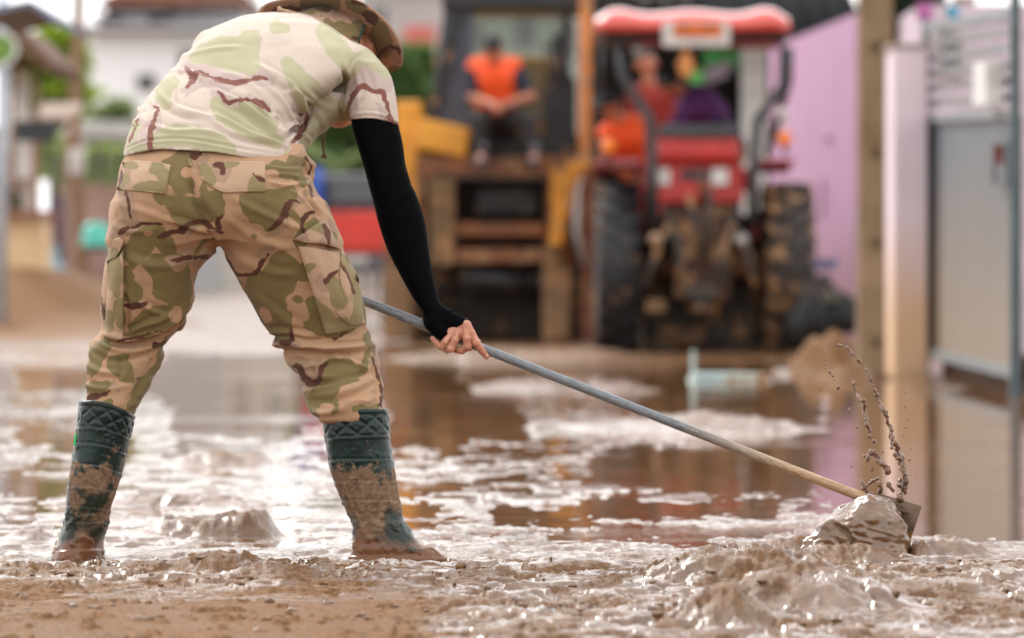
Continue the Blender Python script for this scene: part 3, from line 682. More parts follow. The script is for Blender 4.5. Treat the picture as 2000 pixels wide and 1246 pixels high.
# belt loops, seams
for a, b, w in ((c2((540,26),(544,60)), None, 8),):
    patch('belt_loop', T_bvh, [(a[0][0]-w/2, a[0][1]), (a[0][0]+w/2, a[0][1])], [(a[1][0]-w/2, a[1][1]), (a[1][0]+w/2, a[1][1])], .004, C_FL, tro, 6, 12, TG, TB)

# ---- shirt
TOR = [(332,250,582,.05,.150),(318,243,588,.055,.160),(300,243,592,.065,.166),(270,249,580,.09,.168),(240,261,574,.13,.17),(205,281,606,.18,.17),(170,306,655,.23,.165),(135,338,700,.28,.155),(100,370,706,.33,.145),(72,402,672,.37,.13),(50,434,642,.41,.11),(36,462,620,.44,.085),(29,485,604,.455,.055),(26,510,585,.46,.03)]
CH = [(185,560,700,.36,.12),(212,560,698,.36,.12),(240,540,655,.34,.11),(268,530,622,.31,.11),(298,510,594,.27,.10),(316,490,580,.25,.08)]
SL = [(124,676,736,.30,.050),(144,674,756,.30,.062),(170,678,769,.29,.068),(205,680,775,.27,.067),(243,686,778,.25,.062),(262,690,781,.24,.06)]
HEM = [(200,310),(243,307),(270,299),(310,293),(360,295),(420,299),(480,309),(530,319),(560,321),(576,316),(590,305),(700,300),(900,300)]
SF = [([(450,365),(560,330),(700,300),(850,290)], 16, 4), ([(400,430),(520,440),(600,470),(760,540)], 16, 4), ([(340,545),(400,620),(520,680),(700,720)], 16, 5), ([(330,600),(420,690),(600,740)], 14, -4),
    ([(690,555),(790,610),(880,650),(980,740),(1100,830)], 17, 9), ([(700,620),(860,690),(960,770),(1060,840),(1130,880)], 16, -7), ([(660,680),(780,750),(900,820),(1040,870),(1140,900)], 16, 8), ([(640,740),(760,820),(900,870),(1050,900)], 14, -5),
    ([(940,395),(1080,470),(1160,530),(1230,650),(1230,740)], 16, 7), ([(960,460),(1100,540),(1170,600),(1200,700)], 15, -6), ([(1000,520),(1100,620),(1150,720),(1180,800)], 16, 6), ([(1090,560),(1180,570),(1290,640)], 12, 4),
    ([(1040,700),(1070,730),(1105,820)], 13, 8), ([(900,600),(1000,700),(1080,800),(1110,840)], 14, 5), ([(1120,840),(1160,790),(1230,730),(1250,690)], 14, -12), ([(1140,880),(1200,820),(1250,720)], 11, -6), ([(1150,700),(1190,720),(1220,770)], 12, 6),
    ([(240,655),(230,670),(225,690)], 12, 6), ([(205,730),(200,780)], 11, 6), ([(280,620),(300,700),(250,800)], 12, -3), ([(140,925),(230,880),(340,865),(500,862),(700,895),(900,935),(1100,965)], 6, 2.2), ([(150,905),(240,862),(340,845),(500,842),(700,872),(900,912),(1100,942)], 6, -2),
    ([(1455,400),(1480,480),(1470,580),(1450,680),(1480,740)], 12, -8), ([(1580,330),(1520,380),(1485,450)], 7, -3), ([(1510,700),(1600,690),(1700,700),(1770,745)], 7, 2.5), ([(1510,720),(1600,705),(1700,718),(1780,768)], 6, -1.8),
    ([(1540,420),(1560,540),(1545,650)], 14, 3), ([(1600,400),(1640,500),(1660,600)], 16, -2.5), ([(480,360),(560,250),(640,180)], 14, 3.5), ([(1270,110),(1370,190),(1460,260)], 12, 3), ([(1000,150),(1200,140),(1300,170)], 20, 2.5), ([(640,540),(600,480),(520,440)], 14, 4),
    ([(700,440),(850,480),(1000,600)], 18, 3), ([(400,480),(440,540),(430,640)], 14, 3), ([(300,760),(420,800),(600,800),(760,830)], 16, 4), ([(1240,560),(1330,640),(1400,660)], 16, 3.5), ([(1180,800),(1260,860),(1200,940)], 14, 4), ([(1280,700),(1330,780),(1290,860)], 16, -3)]
def shirt():
    F = Field(W(225,345,-.16), W(800,12,.56)+np.array([.02,0,.02]), .0038)
    F.loft(TOR, .02, 2.25); F.loft(CH, .014); F.loft(SL, .022)
    F.cone(W(560,74,.44), W(668,128,.42), .045, .055, .03); F.cone(W(640,180,.37), W(690,196,.35), .06, .05, .02)          # shoulders and base of the neck
    F.cone(W(700,136,.36), W(716,160,.32), .055, .055, .03); F.cone(W(690,160,.34), W(672,205,.36), .05, .045, .02)
    F.cone(W(430,110,.40), W(400,170,.44), .07, .06, .03)         # left shoulder, out of sight
    hx, hy = zip(*HEM)
    def hem(px, py, x, y, z):
        sl = (x > .0)*0
        h = np.interp(px, hx, hy)+np.where(y > D+.16, -4, 0); a = (py-h)/800.
        a = np.where((px > 678) & (py > 200), (py-(236+(px-687)*.11+8*np.sin((px-687)/90*3.14)*-1))/800., a)
        return a
    F.cut(hem)
    v, f = largest(*F.mesh()); v = relax(v, f, 2); n = vnormals(v, f); px, py = to_px(v)
    d = folds(px, py, SF, 3.1145, 200, 0)*1.4
    d += noise3(v*np.array([9, 9, 16], 'f4'), 12)*.0022+noise3(v*np.array([26, 26, 36], 'f4'), 15)*.0006
    v = v+n*d[:, None]; v = relax(v, f, 1, .4)
    return mkobj('shirt', v, f, C_SH, root, True, print_attrs(v, SG, SB, SM, 21)), v, f
shi, sv, sf_ = shirt()

# ---- arm sleeve (right), black
AR = [(222,686,772,.26,.052),(243,687,778,.25,.054),(283,697,787,.245,.054),(325,710,793,.24,.053),(367,721,806,.235,.052),(400,730,820,.235,.052),(440,740,831,.235,.051),(490,757,838,.235,.048),(534,779,845,.23,.043),(576,802,855,.225,.037),(597,816,862,.22,.034),(612,826,871,.217,.031),(625,832,886,.213,.029)]
def cuff_fn(px, py, x, y, z):
    # cuff edge runs from below the palm to the knuckle of the forefinger
    return np.maximum((px-868-(663-py)*1.28)/1000., -9)*.8
def arm():
    F = Field(W(670,690,-.1+.2), W(940,200,.36)+np.array([.01,0,.02]), .0028)
    F.loft(AR, .01, 2.1)
    F.chain([(W(850,622,.21), .030), (W(868,640,.205), .027), (W(885,655,.2), .024)], .012, (1,.75,1)); F.cone(W(868,618,.20), W(905,636,.19), .020, .019, .014)
    F.cone(W(848,632,.20), W(872,655,.19), .022, .018, .012)
    F.cut(lambda px, py, x, y, z: np.where(py > 585, (px-(866+(664-py)*1.26)+5*np.sin((664-py)/40*3.1))/1350., -1))
    v, f = largest(*F.mesh()); v = relax(v, f, 2); n = vnormals(v, f); px, py = to_px(v)
    k6 = lambda *a: [(u/7.79+800, w/7.79+560) for u, w in a]
    d = folds(px, py, [(k6((450,260),(540,330),(470,420)), 3.0, 3.0), (k6((560,330),(620,370),(540,440)), 3.0, 3.0), (k6((500,290),(590,350),(500,430)), 2.4, -1.5), (k6((860,500),(760,640),(620,740),(480,790)), 1.8, 1.2),
        (k6((800,490),(700,620),(600,700)), 2.5, .8), ([(775,395),(800,372),(812,385)], 6, 1.2), ([(765,420),(790,395),(815,400)], 7, -1.0), ([(690,255),(730,262),(780,262)], 5, .8)])
    v = v+n*d[:, None]
    return mkobj('arm_sleeve', v, f, BLACK, root, True)
arm()

# ---- body: skin under the clothes, head and neck, arms; the grasping right hand is finely gridded
def body():
    h = .008; F = Field(W(150,1110,-.2), W(880,-60,.85), h)
    for pts in ([(W(330,380,.05), .10), (W(300,480,.07), .085), (W(270,640,.11), .06), (W(235,740,.08), .05), (W(200,830,.04), .045), (W(176,960,.03), .03), (W(165,1050,.05), .026)],
                [(W(510,380,.05), .10), (W(560,480,.07), .085), (W(640,650,.11), .06), (W(670,740,.08), .05), (W(692,830,.03), .045), (W(722,960,.02), .03), (W(738,1050,.01), .026), (W(790,1078,0), .012)],
                [(W(415,330,.09), .11), (W(430,240,.2), .11), (W(520,170,.34), .10), (W(620,120,.44), .06), (W(665,90,.5), .05)],
                [(W(700,120,.34), .045), (W(733,240,.25), .042), (W(776,400,.235), .038), (W(838,590,.22), .020), (W(856,632,.205), .014)],
                [(W(430,120,.42), .045), (W(470,300,.47), .040), (W(520,420,.43), .032), (W(560,515,.33), .024), (W(566,535,.30), .022)]):
        F.chain(pts, .02)
    # head: cranium, jaw, nose, ears, brow
    F.cone(W(672,108,.60), W(668,150,.62), .085, .076, .02); F.cone(W(668,170,.62), W(662,212,.60), .062, .052, .02); F.cone(W(665,180,.68), W(662,190,.715), .018, .012, .01)
    F.cone(W(668,85,.52), W(670,130,.55), .055, .055, .02); F.cone(W(722,92,.56), W(721,112,.565), .017, .012, .006, (.7,1,1)); F.cone(W(662,222,.66), W(660,228,.665), .02, .02, .01)
    for s in (-1, 1): F.put(lambda x, y, z, c=W(668+s*22,150,.695): np.sqrt((x-c[0])**2+(y-c[1])**2+(z-c[2])**2)-.013, W(668+s*22,150,.695)-.03, W(668+s*22,150,.695)+.03, .004)
    v, f = F.mesh(); v = relax(v, f, 1)
    # hand
    G = Field(W(815,720,.12), W(972,580,.28), .0011)
    d0 = lambda t: .30+(t-520)/1225.*-.30                          # depth of the handle axis under a pixel column
    G.chain([(W(838,602,.217), .018), (W(862,630,.205), .017), (W(874,640,.198), .0165)], .012, (1,.8,1))
    G.cone(W(876,648,.19), W(906,641,.185), .0155, .0130, .012, (1,.8,1)); G.cone(W(872,654,.19), W(892,656,.184), .0140, .0125, .010, (1,.85,1)); G.cone(W(880,652,.186), W(900,650,.180), .0125, .0125, .008)
    G.cone(W(890,640,.19), W(911,634,.182), .010, .0105, .008)
    ix = [(W(911,633,.180), .0108), (W(921,650,.172), .0098), (W(930,668,.170), .0098), (W(940,683,.176), .0088), (W(950,695,.184), .0076)]
    md = [(W(908,640,.178), .0104), (W(912,660,.166), .0100), (W(913,676,.168), .0096), (W(902,684,.176), .0090), (W(891,683,.186), .0080)]
    rg = [(W(894,648,.178), .0100), (W(888,664,.166), .0094), (W(880,680,.168), .0090), (W(873,683,.182), .0080), (W(868,679,.192), .0070)]
    pk = [(W(878,655,.180), .0090), (W(869,667,.170), .0084), (W(862,677,.174), .0078), (W(853,670,.184), .0072), (W(845,660,.192), .0062)]
    th = [(W(868,636,.205), .0125), (W(885,648,.225), .0115), (W(902,664,.232), .0100), (W(918,678,.226), .0088)]
    for ch in (ix, md, rg, pk, th): G.chain(ch, .0022)
    G.put(lambda x, y, z: (lambda c: np.sqrt(((x-c[0])/.0105)**2+((y-c[1])/.0105)**2+((z-c[2])/.0105)**2)-1)(W(912,634,.180))*.0105, W(912,634,.18)-.02, W(912,634,.18)+.02, .004)
    # knuckle joints a touch wider
    for c, r in ((W(930,668,.170), .0104), (W(913,676,.168), .0102), (W(880,680,.168), .0096)): G.cone(c, c+np.array([.001,0,0]), r, r, .003)
    gv, gf = largest(*G.mesh()); gv = relax(gv, gf, 1)
    n = vnormals(gv, gf); px, py = to_px(gv)
    cre = folds(px, py, [([(926,664),(932,666),(937,664)], 1.3, -.5), ([(925,667),(932,669),(938,667)], 1.3, -.4), ([(938,681),(943,684),(947,680)], 1.1, -.4), ([(907,640),(899,655),(894,660)], 2.5, -1.2), ([(890,652),(880,664),(876,668)], 2.5, -1.2), ([(905,634),(885,650),(868,662)], 5, -.8), ([(908,672),(913,675),(918,672)], 1.2, -.4)])
    gv = gv+n*cre[:, None]
    v, f = largest(v, f); c0 = W(850,616,.211); ax = W(862,632,.206)-W(838,590,.22); ax = ax/np.linalg.norm(ax)
    sb = (v-c0)@ax; near = np.linalg.norm(v-c0, axis=1) < .14; f = f[~((sb > 0) & near)[f].any(1)]
    gf = gf[~(((gv-c0)@ax) < .004)[gf].any(1)]
    def compact(v, f):
        u = np.unique(f); idx = np.zeros(len(v), int); idx[u] = np.arange(len(u)); return v[u], idx[f]
    v, f = largest(*compact(v, f)); gv, gf = largest(*compact(gv, gf))
    vv = np.concatenate([v, gv]); ff = np.concatenate([f, gf+len(v)])
    o = mkobj('body', vv, ff, SKIN, root, True); bm = bmesh.new(); bm.from_mesh(o.data)
    es = [e for e in bm.edges if len(e.link_faces) == 1 and (e.verts[0].co+root.location-Vector([float(q) for q in c0])).length < .06]        # the two rims at the wrist, inside the sleeve
    try: bmesh.ops.bridge_loops(bm, edges=es)
    except Exception as ex: print('wrist', ex)
    for q in bm.faces: q.smooth = True
    bm.to_mesh(o.data); bm.free(); return o
body_o = body()
NAIL = skin_mat('nail', lin(214,170,150), lin(204,156,136))
mkn = MB(); mkn.ball(W(951,694,.178), .0052, 6, (.8,.5,1.15)); mkn.build('fingernail', NAIL, body_o, smooth_=True)

# ---- boots
RUB = None
def boot_mat():
    m, nt, b = nodes('green_rubber_muddied'); c = coords(nt)
    sep = N(nt, 'ShaderNodeSeparateXYZ'); nt.links.new(c, sep.inputs[0])
    n = noise_node(nt, 14, 6, .68, c); n2 = noise_node(nt, 60, 6, .75, c); n3 = noise_node(nt, 7, 4, .6, c)
    # caked dry mud: low on the shaft, ragged upper edge, spatter above
    a = N(nt, 'ShaderNodeMath', operation='MULTIPLY_ADD'); a.inputs[1].default_value = .42; a.inputs[2].default_value = -.21; nt.links.new(n.outputs[0], a.inputs[0])
    z = N(nt, 'ShaderNodeMath', operation='ADD'); nt.links.new(sep.outputs['Z'], z.inputs[0]); nt.links.new(a.outputs[0], z.inputs[1])
    s2 = N(nt, 'ShaderNodeMath', operation='MULTIPLY_ADD'); s2.inputs[1].default_value = .15; s2.inputs[2].default_value = -.075; nt.links.new(n2.outputs[0], s2.inputs[0])
    z2 = N(nt, 'ShaderNodeMath', operation='ADD'); nt.links.new(z.outputs[0], z2.inputs[0]); nt.links.new(s2.outputs[0], z2.inputs[1])
    f = ramp(nt, z2.outputs[0], .215, .245, 1, 0)
    hole = ramp(nt, n3.outputs[0], .50, .58, 1, .08); ff = N(nt, 'ShaderNodeMath', operation='MULTIPLY'); nt.links.new(f, ff.inputs[0]); nt.links.new(hole, ff.inputs[1])
    sp = ramp(nt, n2.outputs[0], .63, .68, 0, .7); mx = N(nt, 'ShaderNodeMath', operation='MAXIMUM'); nt.links.new(ff.outputs[0], mx.inputs[0]); nt.links.new(sp, mx.inputs[1])
    green = mixc(nt, ramp(nt, n.outputs[0], .35, .65), (.003,.011,.010,1), (.006,.022,.018,1))
    drymud = mixc(nt, ramp(nt, n2.outputs[0], .35, .65), lin(138,112,88), lin(84,62,46))
    col = mixc(nt, mx.outputs[0], green, drymud)
    # wet mud sheet near the foot
    z3 = N(nt, 'ShaderNodeMath', operation='MULTIPLY_ADD'); z3.inputs[1].default_value = .26; nt.links.new(n3.outputs[0], z3.inputs[0]); nt.links.new(sep.outputs['Z'], z3.inputs[2])
    w = ramp(nt, z3.outputs[0], .185, .215, 1, 0)
    col = mixc(nt, w, col, mixc(nt, n.outputs[0], lin(92,58,36), lin(122,84,56)))
    nt.links.new(col, b.inputs['Base Color'])
    r1 = N(nt, 'ShaderNodeMath', operation='MULTIPLY_ADD'); r1.inputs[1].default_value = .5; r1.inputs[2].default_value = .28; nt.links.new(mx.outputs[0], r1.inputs[0])
    mr = N(nt, 'ShaderNodeMix', data_type='FLOAT'); nt.links.new(w, mr.inputs['Factor']); nt.links.new(r1.outputs[0], mr.inputs['A']); mr.inputs['B'].default_value = .15
    nt.links.new(mr.outputs['Result'], b.inputs['Roughness']); b.inputs['Specular IOR Level'].default_value = .35
    hh = N(nt, 'ShaderNodeMath', operation='ADD'); nt.links.new(mx.outputs[0], hh.inputs[0]); nt.links.new(n2.outputs[0], hh.inputs[1])
    bump(nt, b, hh.outputs[0], .5, .0015); return m
RUB = boot_mat()
RB = [(794,628,757,.02,.078),(815,629,759,.02,.078),(850,634,762,.02,.077),(900,641,769,.02,.074),(940,652,775,.02,.070),(975,667,781,.02,.064),(1000,678,786,.02,.058),(1022,687,792,.015,.053),(1042,690,803,.01,.050),(1058,690,818,.005,.049),(1070,688,842,0,.049),(1080,685,862,0,.048),(1090,682,871,-.005,.046),(1100,682,870,-.005,.045),(1112,684,866,-.005,.044)]
LB = [(778,156,268,.03,.075),(800,154,266,.03,.076),(820,151,262,.03,.075),(850,147,255,.03,.073),(900,140,244,.03,.070),(940,134,233,.03,.064),(980,130,220,.035,.060),(1005,129,213,.045,.060),(1030,124,207,.06,.068),(1050,115,203,.08,.088),(1065,108,201,.10,.112),(1080,103,199,.11,.125),(1092,101,197,.115,.13),(1112,101,196,.12,.13)]
def boot(rows, rim, right):
    rr = np.array(rows, float); lo = W(rr[:, 1].min()-12, 1125, -.12); hi = W(rr[:, 2].max()+14, 770, .3)
    F = Field(lo, hi+np.array([.01,0,.01]), .0024); F.loft(rows, .004, 2.15)
    rx, ry = zip(*rim)
    F.cut(lambda px, py, x, y, z: (np.interp(px, rx, ry)-py)/800.)
    # hollow shaft
    inner = [(p, L+6, R_-6, d, b-.0045) for p, L, R_, d, b in rows if p < 905]; inner = [(730, inner[0][1], inner[0][2], inner[0][3], inner[0][4])]+inner
    H = Field(lo, hi+np.array([.01,0,.01]), .0024); H.loft(inner, .003, 2.15); F.F = np.maximum(F.F, -H.F)
    v, f = largest(*F.mesh()); v = relax(v, f, 1); n = vnormals(v, f); px, py = to_px(v)
    P, L, Rr = rr[:, 0], rr[:, 1], rr[:, 2]; cx = np.interp(py, P, (L+Rr)/2); hw = np.interp(py, P, (Rr-L)/2); cy = D+np.interp(py, P, rr[:, 3])
    th = np.arctan2((px-cx)/hw, -(v[:, 1]-cy)/np.interp(py, P, rr[:, 4]))   # 0 faces the camera
    s = py-np.interp(px, rx, ry)                                            # pixels below the rim
    d = .0022*np.exp(-((s-3)/4.5)**2)
    u = th*3.2; w = s/15.; tri = lambda q: np.abs((q % 2)-1)
    q = np.minimum(tri(u+w), tri(u-w)); band = smooth(9, 13, s)*smooth(50, 45, s)
    d += band*(.0030*np.minimum(1, q*2.2)-.0012); d += .0012*np.exp(-((s-54)/3)**2)
    for k in ((95, 138, 176) if right else (82, 124, 166, 206)):
        d += smooth(58, 66, s)*(-.0014*np.exp(-((s-k-2*np.sin(th*2))/1.6)**2)+.0007*np.exp(-((s-k-5)/3.)**2))
    # back strap and side seam
    ths = -.95 if right else .35
    st = smooth(.17, .13, np.abs(th-ths-(.0011*(s-60) if right else 0)))*smooth(52, 58, s)*smooth(250, 225, s); d += st*.0018
    d += -.0012*np.exp(-((th-ths-.30)/.02)**2)*smooth(60, 70, s)*smooth(220, 200, s)
    # vamp line round the ankle and the welt of the sole
    yv = 1032-16*np.cos(th-.3) if right else 1012+8*np.cos(th)
    d += .0022*smooth(-1.5, 1.5, py-yv)*smooth(40, 20, py-yv)
    ws = 1086+(px-690)*.02 if right else 1074+(px-150)*-.05
    d += .004*smooth(-2, 1.5, py-ws)
    d += noise3(v*24, 3)*.0018+noise3(v*90, 4)*.0004+np.clip(noise3(v*34, 8)+.5*noise3(v*90, 9)-.22, 0, 1)*.007*smooth(900, 1040, py)+np.clip(noise3(v*60, 10)-.3, 0, 1)*.004
    v = v+n*d[:, None]
    rt = (-.36 if right else -1.03)
    return mkobj('boot', v, f, RUB, root, True, None, 'right rubber boot with its toe pointing sideways' if right else 'left rubber boot seen from behind with its heel sunk in mud')
boot(RB, [(600,806),(629,806),(660,802),(700,800),(757,798),(800,797)], True)
lb = boot(LB, [(120,782),(156,783),(180,782),(215,788),(245,801),(266,813),(300,826)], False)
stk = MB(); stk.bar(W(149.5,846,.0), W(146,869,.0), .006, .012); stk.build('green_tag', simple('green_tag', (.02,.7,.15,1), .5), lb)

# ---- hat with neck flap
C_HAT = camo('camo_hat', lin(186,150,124), lin(128,112,76), lin(84,52,38), lin(160,130,112), grid=.004)
HX = MB.__new__(MB)
def hat():
    hr = mkobj  # brim is a dished disc with a rolled edge, seen from below
    s18, c18 = math.sin(R(17)), math.cos(R(17)); C = W(650,62,.60)
    e1 = np.array([c18,0,-s18]); e2 = np.array([s18*.5,-.866,c18*.5]); nn = np.cross(e2, e1); nn = nn/np.linalg.norm(nn)
    if nn[1] < 0: nn = -nn
    v = []; f = []; nr, na = 16, 96
    def ring(side):
        o = len(v)
        for i in range(nr+1):
            r = .088+(.196-.088)*i/nr
            for k in range(na):
                t = 2*math.pi*k/na; drop = -.022*((r-.088)/.108)**1.3-.012*math.sin(3*t+1)*((r-.088)/.108)+(.004 if i == nr else 0)*0
                rr = r*(1+.03*math.sin(2*t+.5))
                p = C+e1*rr*math.cos(t)+e2*rr*math.sin(t)+nn*(drop+side*(.0018 if i < nr-1 else .004 if i == nr-1 else .0))
                v.append(p)
        for i in range(nr):
            for k in range(na):
                a = o+i*na+k; b = o+i*na+(k+1) % na; q = (a, b, b+na, a+na); f.append(q if side > 0 else q[::-1])
        return o
    a = ring(1); b = ring(-1); l = nr*na
    for k in range(na):
        k2 = (k+1) % na; f.append((a+l+k, a+l+k2, b+l+k2, b+l+k)); f.append((a+k, b+k, b+k2, a+k2))
    v = np.array(v); H = thing('hat', None, None, C-np.array(root.location)); H.parent = root; H['label'] = 'wide brimmed camouflage sun hat'
    HG = [[(600,12,14),(650,8,14)],[(740,60,16),(748,90,20),(732,100,14)],[(700,14,14),(690,6,12)],[(772,140,10),(765,150,8)]]; HB = [[(535,22,5),(560,17,4),(585,20,6)],[(712,28,7),(724,34,12),(732,42,7)],[(740,108,4),(755,95,5),(775,93,4),(782,108,3)],[(690,2,5),(710,10,5)]]
    mkobj('brim', v, np.array(f), C_HAT, H, True, print_attrs(v, HG, HB, None, 31))
    # crown on the far side
    v = []; f = []; n1 = 14
    for i in range(n1+1):
        t = i/n1; r = .092 if t < .55 else .092*math.sqrt(max(0, 1-((t-.55)/.45)**2.2)); hgt = .012+.105*t
        for k in range(48):
            an = 2*math.pi*k/48; v.append(C+e1*max(r, .0005)*math.cos(an)+e2*max(r, .0005)*math.sin(an)+nn*(hgt-.02))
    for i in range(n1):
        for k in range(48): f.append((i*48+k, i*48+(k+1) % 48, (i+1)*48+(k+1) % 48, (i+1)*48+k))
    v = np.array(v); mkobj('crown', v, np.array(f), C_HAT, H, True, noise_print(v, 41, 11))
    # neck flap hanging from the back of the hat to the shoulders
    F = Field(W(540,130,.36), W(740,-30,.66), .003)
    F.chain([(W(585,62,.47), .048), (W(625,64,.50), .060), (W(668,84,.52), .062), (W(700,96,.53), .060)], .02); F.cone(W(610,60,.55), W(680,60,.58), .06, .07, .02)
    F.cut(lambda px, py, x, y, z: np.maximum((px-(712-(py-55)*.32))/800., (12-py-(px-650)*0)/800.+(py < 0)*0))
    G = Field(W(540,130,.36), W(740,-30,.66), .003); G.F = F.F+.004; F.F = np.maximum(F.F, -G.F)
    v_, f_ = F.mesh(); v_ = relax(v_, f_, 2); px, py = to_px(v_); n = vnormals(v_, f_)
    v_ = v_+n*folds(px, py, [([(640,15),(670,30),(700,60)], 5, 2.5), ([(600,22),(640,36),(676,66)], 5, -2.5), ([(650,18),(690,28),(712,50)], 4, 2.5)])[:, None]
    NG = [[(595,20,8),(620,14,9),(640,12,7)],[(660,60,16),(690,66,14),(700,50,10)],[(640,48,8),(665,70,10)]]; NB = [[(612,14,3),(640,20,5)],[(690,72,4),(700,76,3)]]
    mkobj('neck_flap', v_, f_, C_HAT, H, True, print_attrs(v_, NG, NB, None, 33))
    t = MB(); t.tube([W(*p) for p in ((713,50,.475),(709,58,.465),(705,68,.458),(702,78,.455),(700,88,.455))], .0032, 8); t.build('flap_binding', simple('dark_green_binding', (.008,.03,.02,1), .7), H, smooth_=True)
    cm = simple('cord', lin(196,160,130), .9)
    t = MB(); t.tube([W(544,18,.42), W(552,20,.415), W(565,23,.42), (W(580,27,.43))], .0028, 8); t.tube([W(545,14,.42), W(546,20,.42)], .0045, 8); t.tube([W(548,14,.42), W(543,22,.42)], .0035, 8); t.build('drawcord', cm, H, smooth_=True)
    t = MB(); t.tube([W(640,250,.52), W(628,264,.5), W(629,280,.5), W(632,300,.5)], .0022, 8); t.tube([W(636,262,.5), W(631,284,.5), W(633,302,.5)], .0022, 8); t.ball(W(633,304,.5), .0055, 8); t.ball(W(629,307,.5), .0035, 6); t.ball(W(636,308,.5), .0035, 6)
    t.build('chin_strap', simple('strap', lin(110,84,62), .9), H, smooth_=True)
hat()

# ================================================================== the mud scraper he pushes
def scraper():
    t = thing('mud_scraper', 'long handled steel scraper with grey and wooden pole pushed through the mud', 'scraper', PX(1760, 1060, D))
    m, nt, b = nodes('weathered_pole'); c = coords(nt); sep = N(nt, 'ShaderNodeSeparateXYZ'); nt.links.new(c, sep.inputs[0])
    n = noise_node(nt, 30, 6, .65, c); m0 = N(nt, 'ShaderNodeMapping'); m0.inputs['Rotation'].default_value = (0, R(-21.4), 0); nt.links.new(c, m0.inputs['Vector']); mp = N(nt, 'ShaderNodeMapping'); mp.inputs['Scale'].default_value = (2, 90, 90); nt.links.new(m0.outputs[0], mp.inputs['Vector']); g = noise_node(nt, 3, 4, .6, mp.outputs[0])
    grey = mixc(nt, ramp(nt, g.outputs[0], .35, .65), lin(124,127,130), lin(90,94,98)); wood = mixc(nt, ramp(nt, g.outputs[0], .3, .7), lin(188,158,122), lin(126,98,70))
    z = N(nt, 'ShaderNodeMath', operation='MULTIPLY_ADD'); z.inputs[1].default_value = .10; nt.links.new(n.outputs[0], z.inputs[0]); nt.links.new(sep.outputs['X'], z.inputs[2])
    col = mixc(nt, ramp(nt, z.outputs[0], -.50, -.20), grey, wood); col = mixc(nt, ramp(nt, n.outputs[0], .64, .70, 0, .5), col, lin(128,94,66))
    nt.links.new(col, b.inputs['Base Color']); b.inputs['Roughness'].default_value = .42; bump(nt, b, g.outputs[0], .3, .001)
    a, e = W(505,508,.305), W(1722,985,.005); h = MB(); ps = [a+(e-a)*k/40 for k in range(41)]
    h.tube(ps, [.0118+.00015*math.sin(k*1.7) for k in range(41)], 20); h.build('pole', m, t, smooth_=True)
    st = simple('worn_steel', lin(116,98,82), .42, .55, col2=lin(86,66,50), scale=14, bumps=.3, mud=.35)
    s = MB(); s.tube([W(1690,972,.01), W(1728,987,.005), W(1760,997,-.002)], [.0150, .0150, .011], 16); s.build('socket', st, t, smooth_=True)
    # blade: flat plate standing across the push, one corner towards the camera
    p = [W(1719,963,.03), W(1800,987,-.03), W(1779,1050,-.035), W(1776,1110,-.03), W(1700,1112,.10), W(1700,1000,.08)]
    p = [np.array(q) for q in p]; n_ = np.cross(p[1]-p[0], p[2]-p[0]); n_ = n_/np.linalg.norm(n_)
    q0 = p[0]; p = [q-n_*float((q-q0)@n_) for q in p]
    bl = MB(); bl.prism([p[0], p[1], p[2], p[3], p[4], p[5]], n_*.0035); bl.build('blade', st, t, bevel=.0008)
    br = MB(); br.bar(W(1742,985,-.01), W(1770,1000,-.02), .010, .004); br.build('rib', st, t)
scraper()

# flying mud
def mud_wave():
    F = Field(W(1470,1125,-.2), W(1800,955,.16), .0035)
    F.chain([(W(1490,1112,-.02), .022), (W(1560,1098,-.03), .034), (W(1610,1086,-.03), .046), (W(1655,1056,-.03), .064), (W(1700,1046,-.045), .074), (W(1716,1066,-.06), .058)], .05, (1,.9,1))
    F.cone(W(1692,1004,-.01), W(1655,1014,.02), .034, .032, .05); F.cone(W(1716,1016,-.03), W(1728,1050,-.06), .028, .030, .04); F.cone(W(1600,1100,-.1), W(1740,1108,-.12), .03, .035, .05)
    F.cone(W(1580,1075,.03), W(1545,1092,.02), .026, .02, .03)
    v, f = largest(*F.mesh()); v = relax(v, f, 2); n = vnormals(v, f); px, py = to_px(v)
    d = noise3(v*np.array([9, 9, 14], 'f4'), 3)*.012+noise3(v*np.array([22, 22, 36], 'f4'), 4)*.0085+noise3(v*np.array([60, 60, 90], 'f4'), 5)*.0036
    d += folds(px, py, [([(1625,1022),(1655,1040),(1680,1090)], 4, -9), ([(1590,1060),(1625,1056),(1650,1090)], 4, 6), ([(1740,1000),(1765,1030),(1772,1070)], 4, 4), ([(1660,1010),(1700,1030),(1750,1045)], 3, 3), ([(1650,1040),(1700,1058),(1760,1066)], 3, 3)])
    v = v+n*d[:, None]; tag(mkobj('mud_wave', v, f, MUD, None, True, {'dry': np.clip(.5*noise3(v*12, 8), 0, .2)}), 'glossy wave of wet mud pushed up in front of the scraper blade', 'mud')
mud_wave()
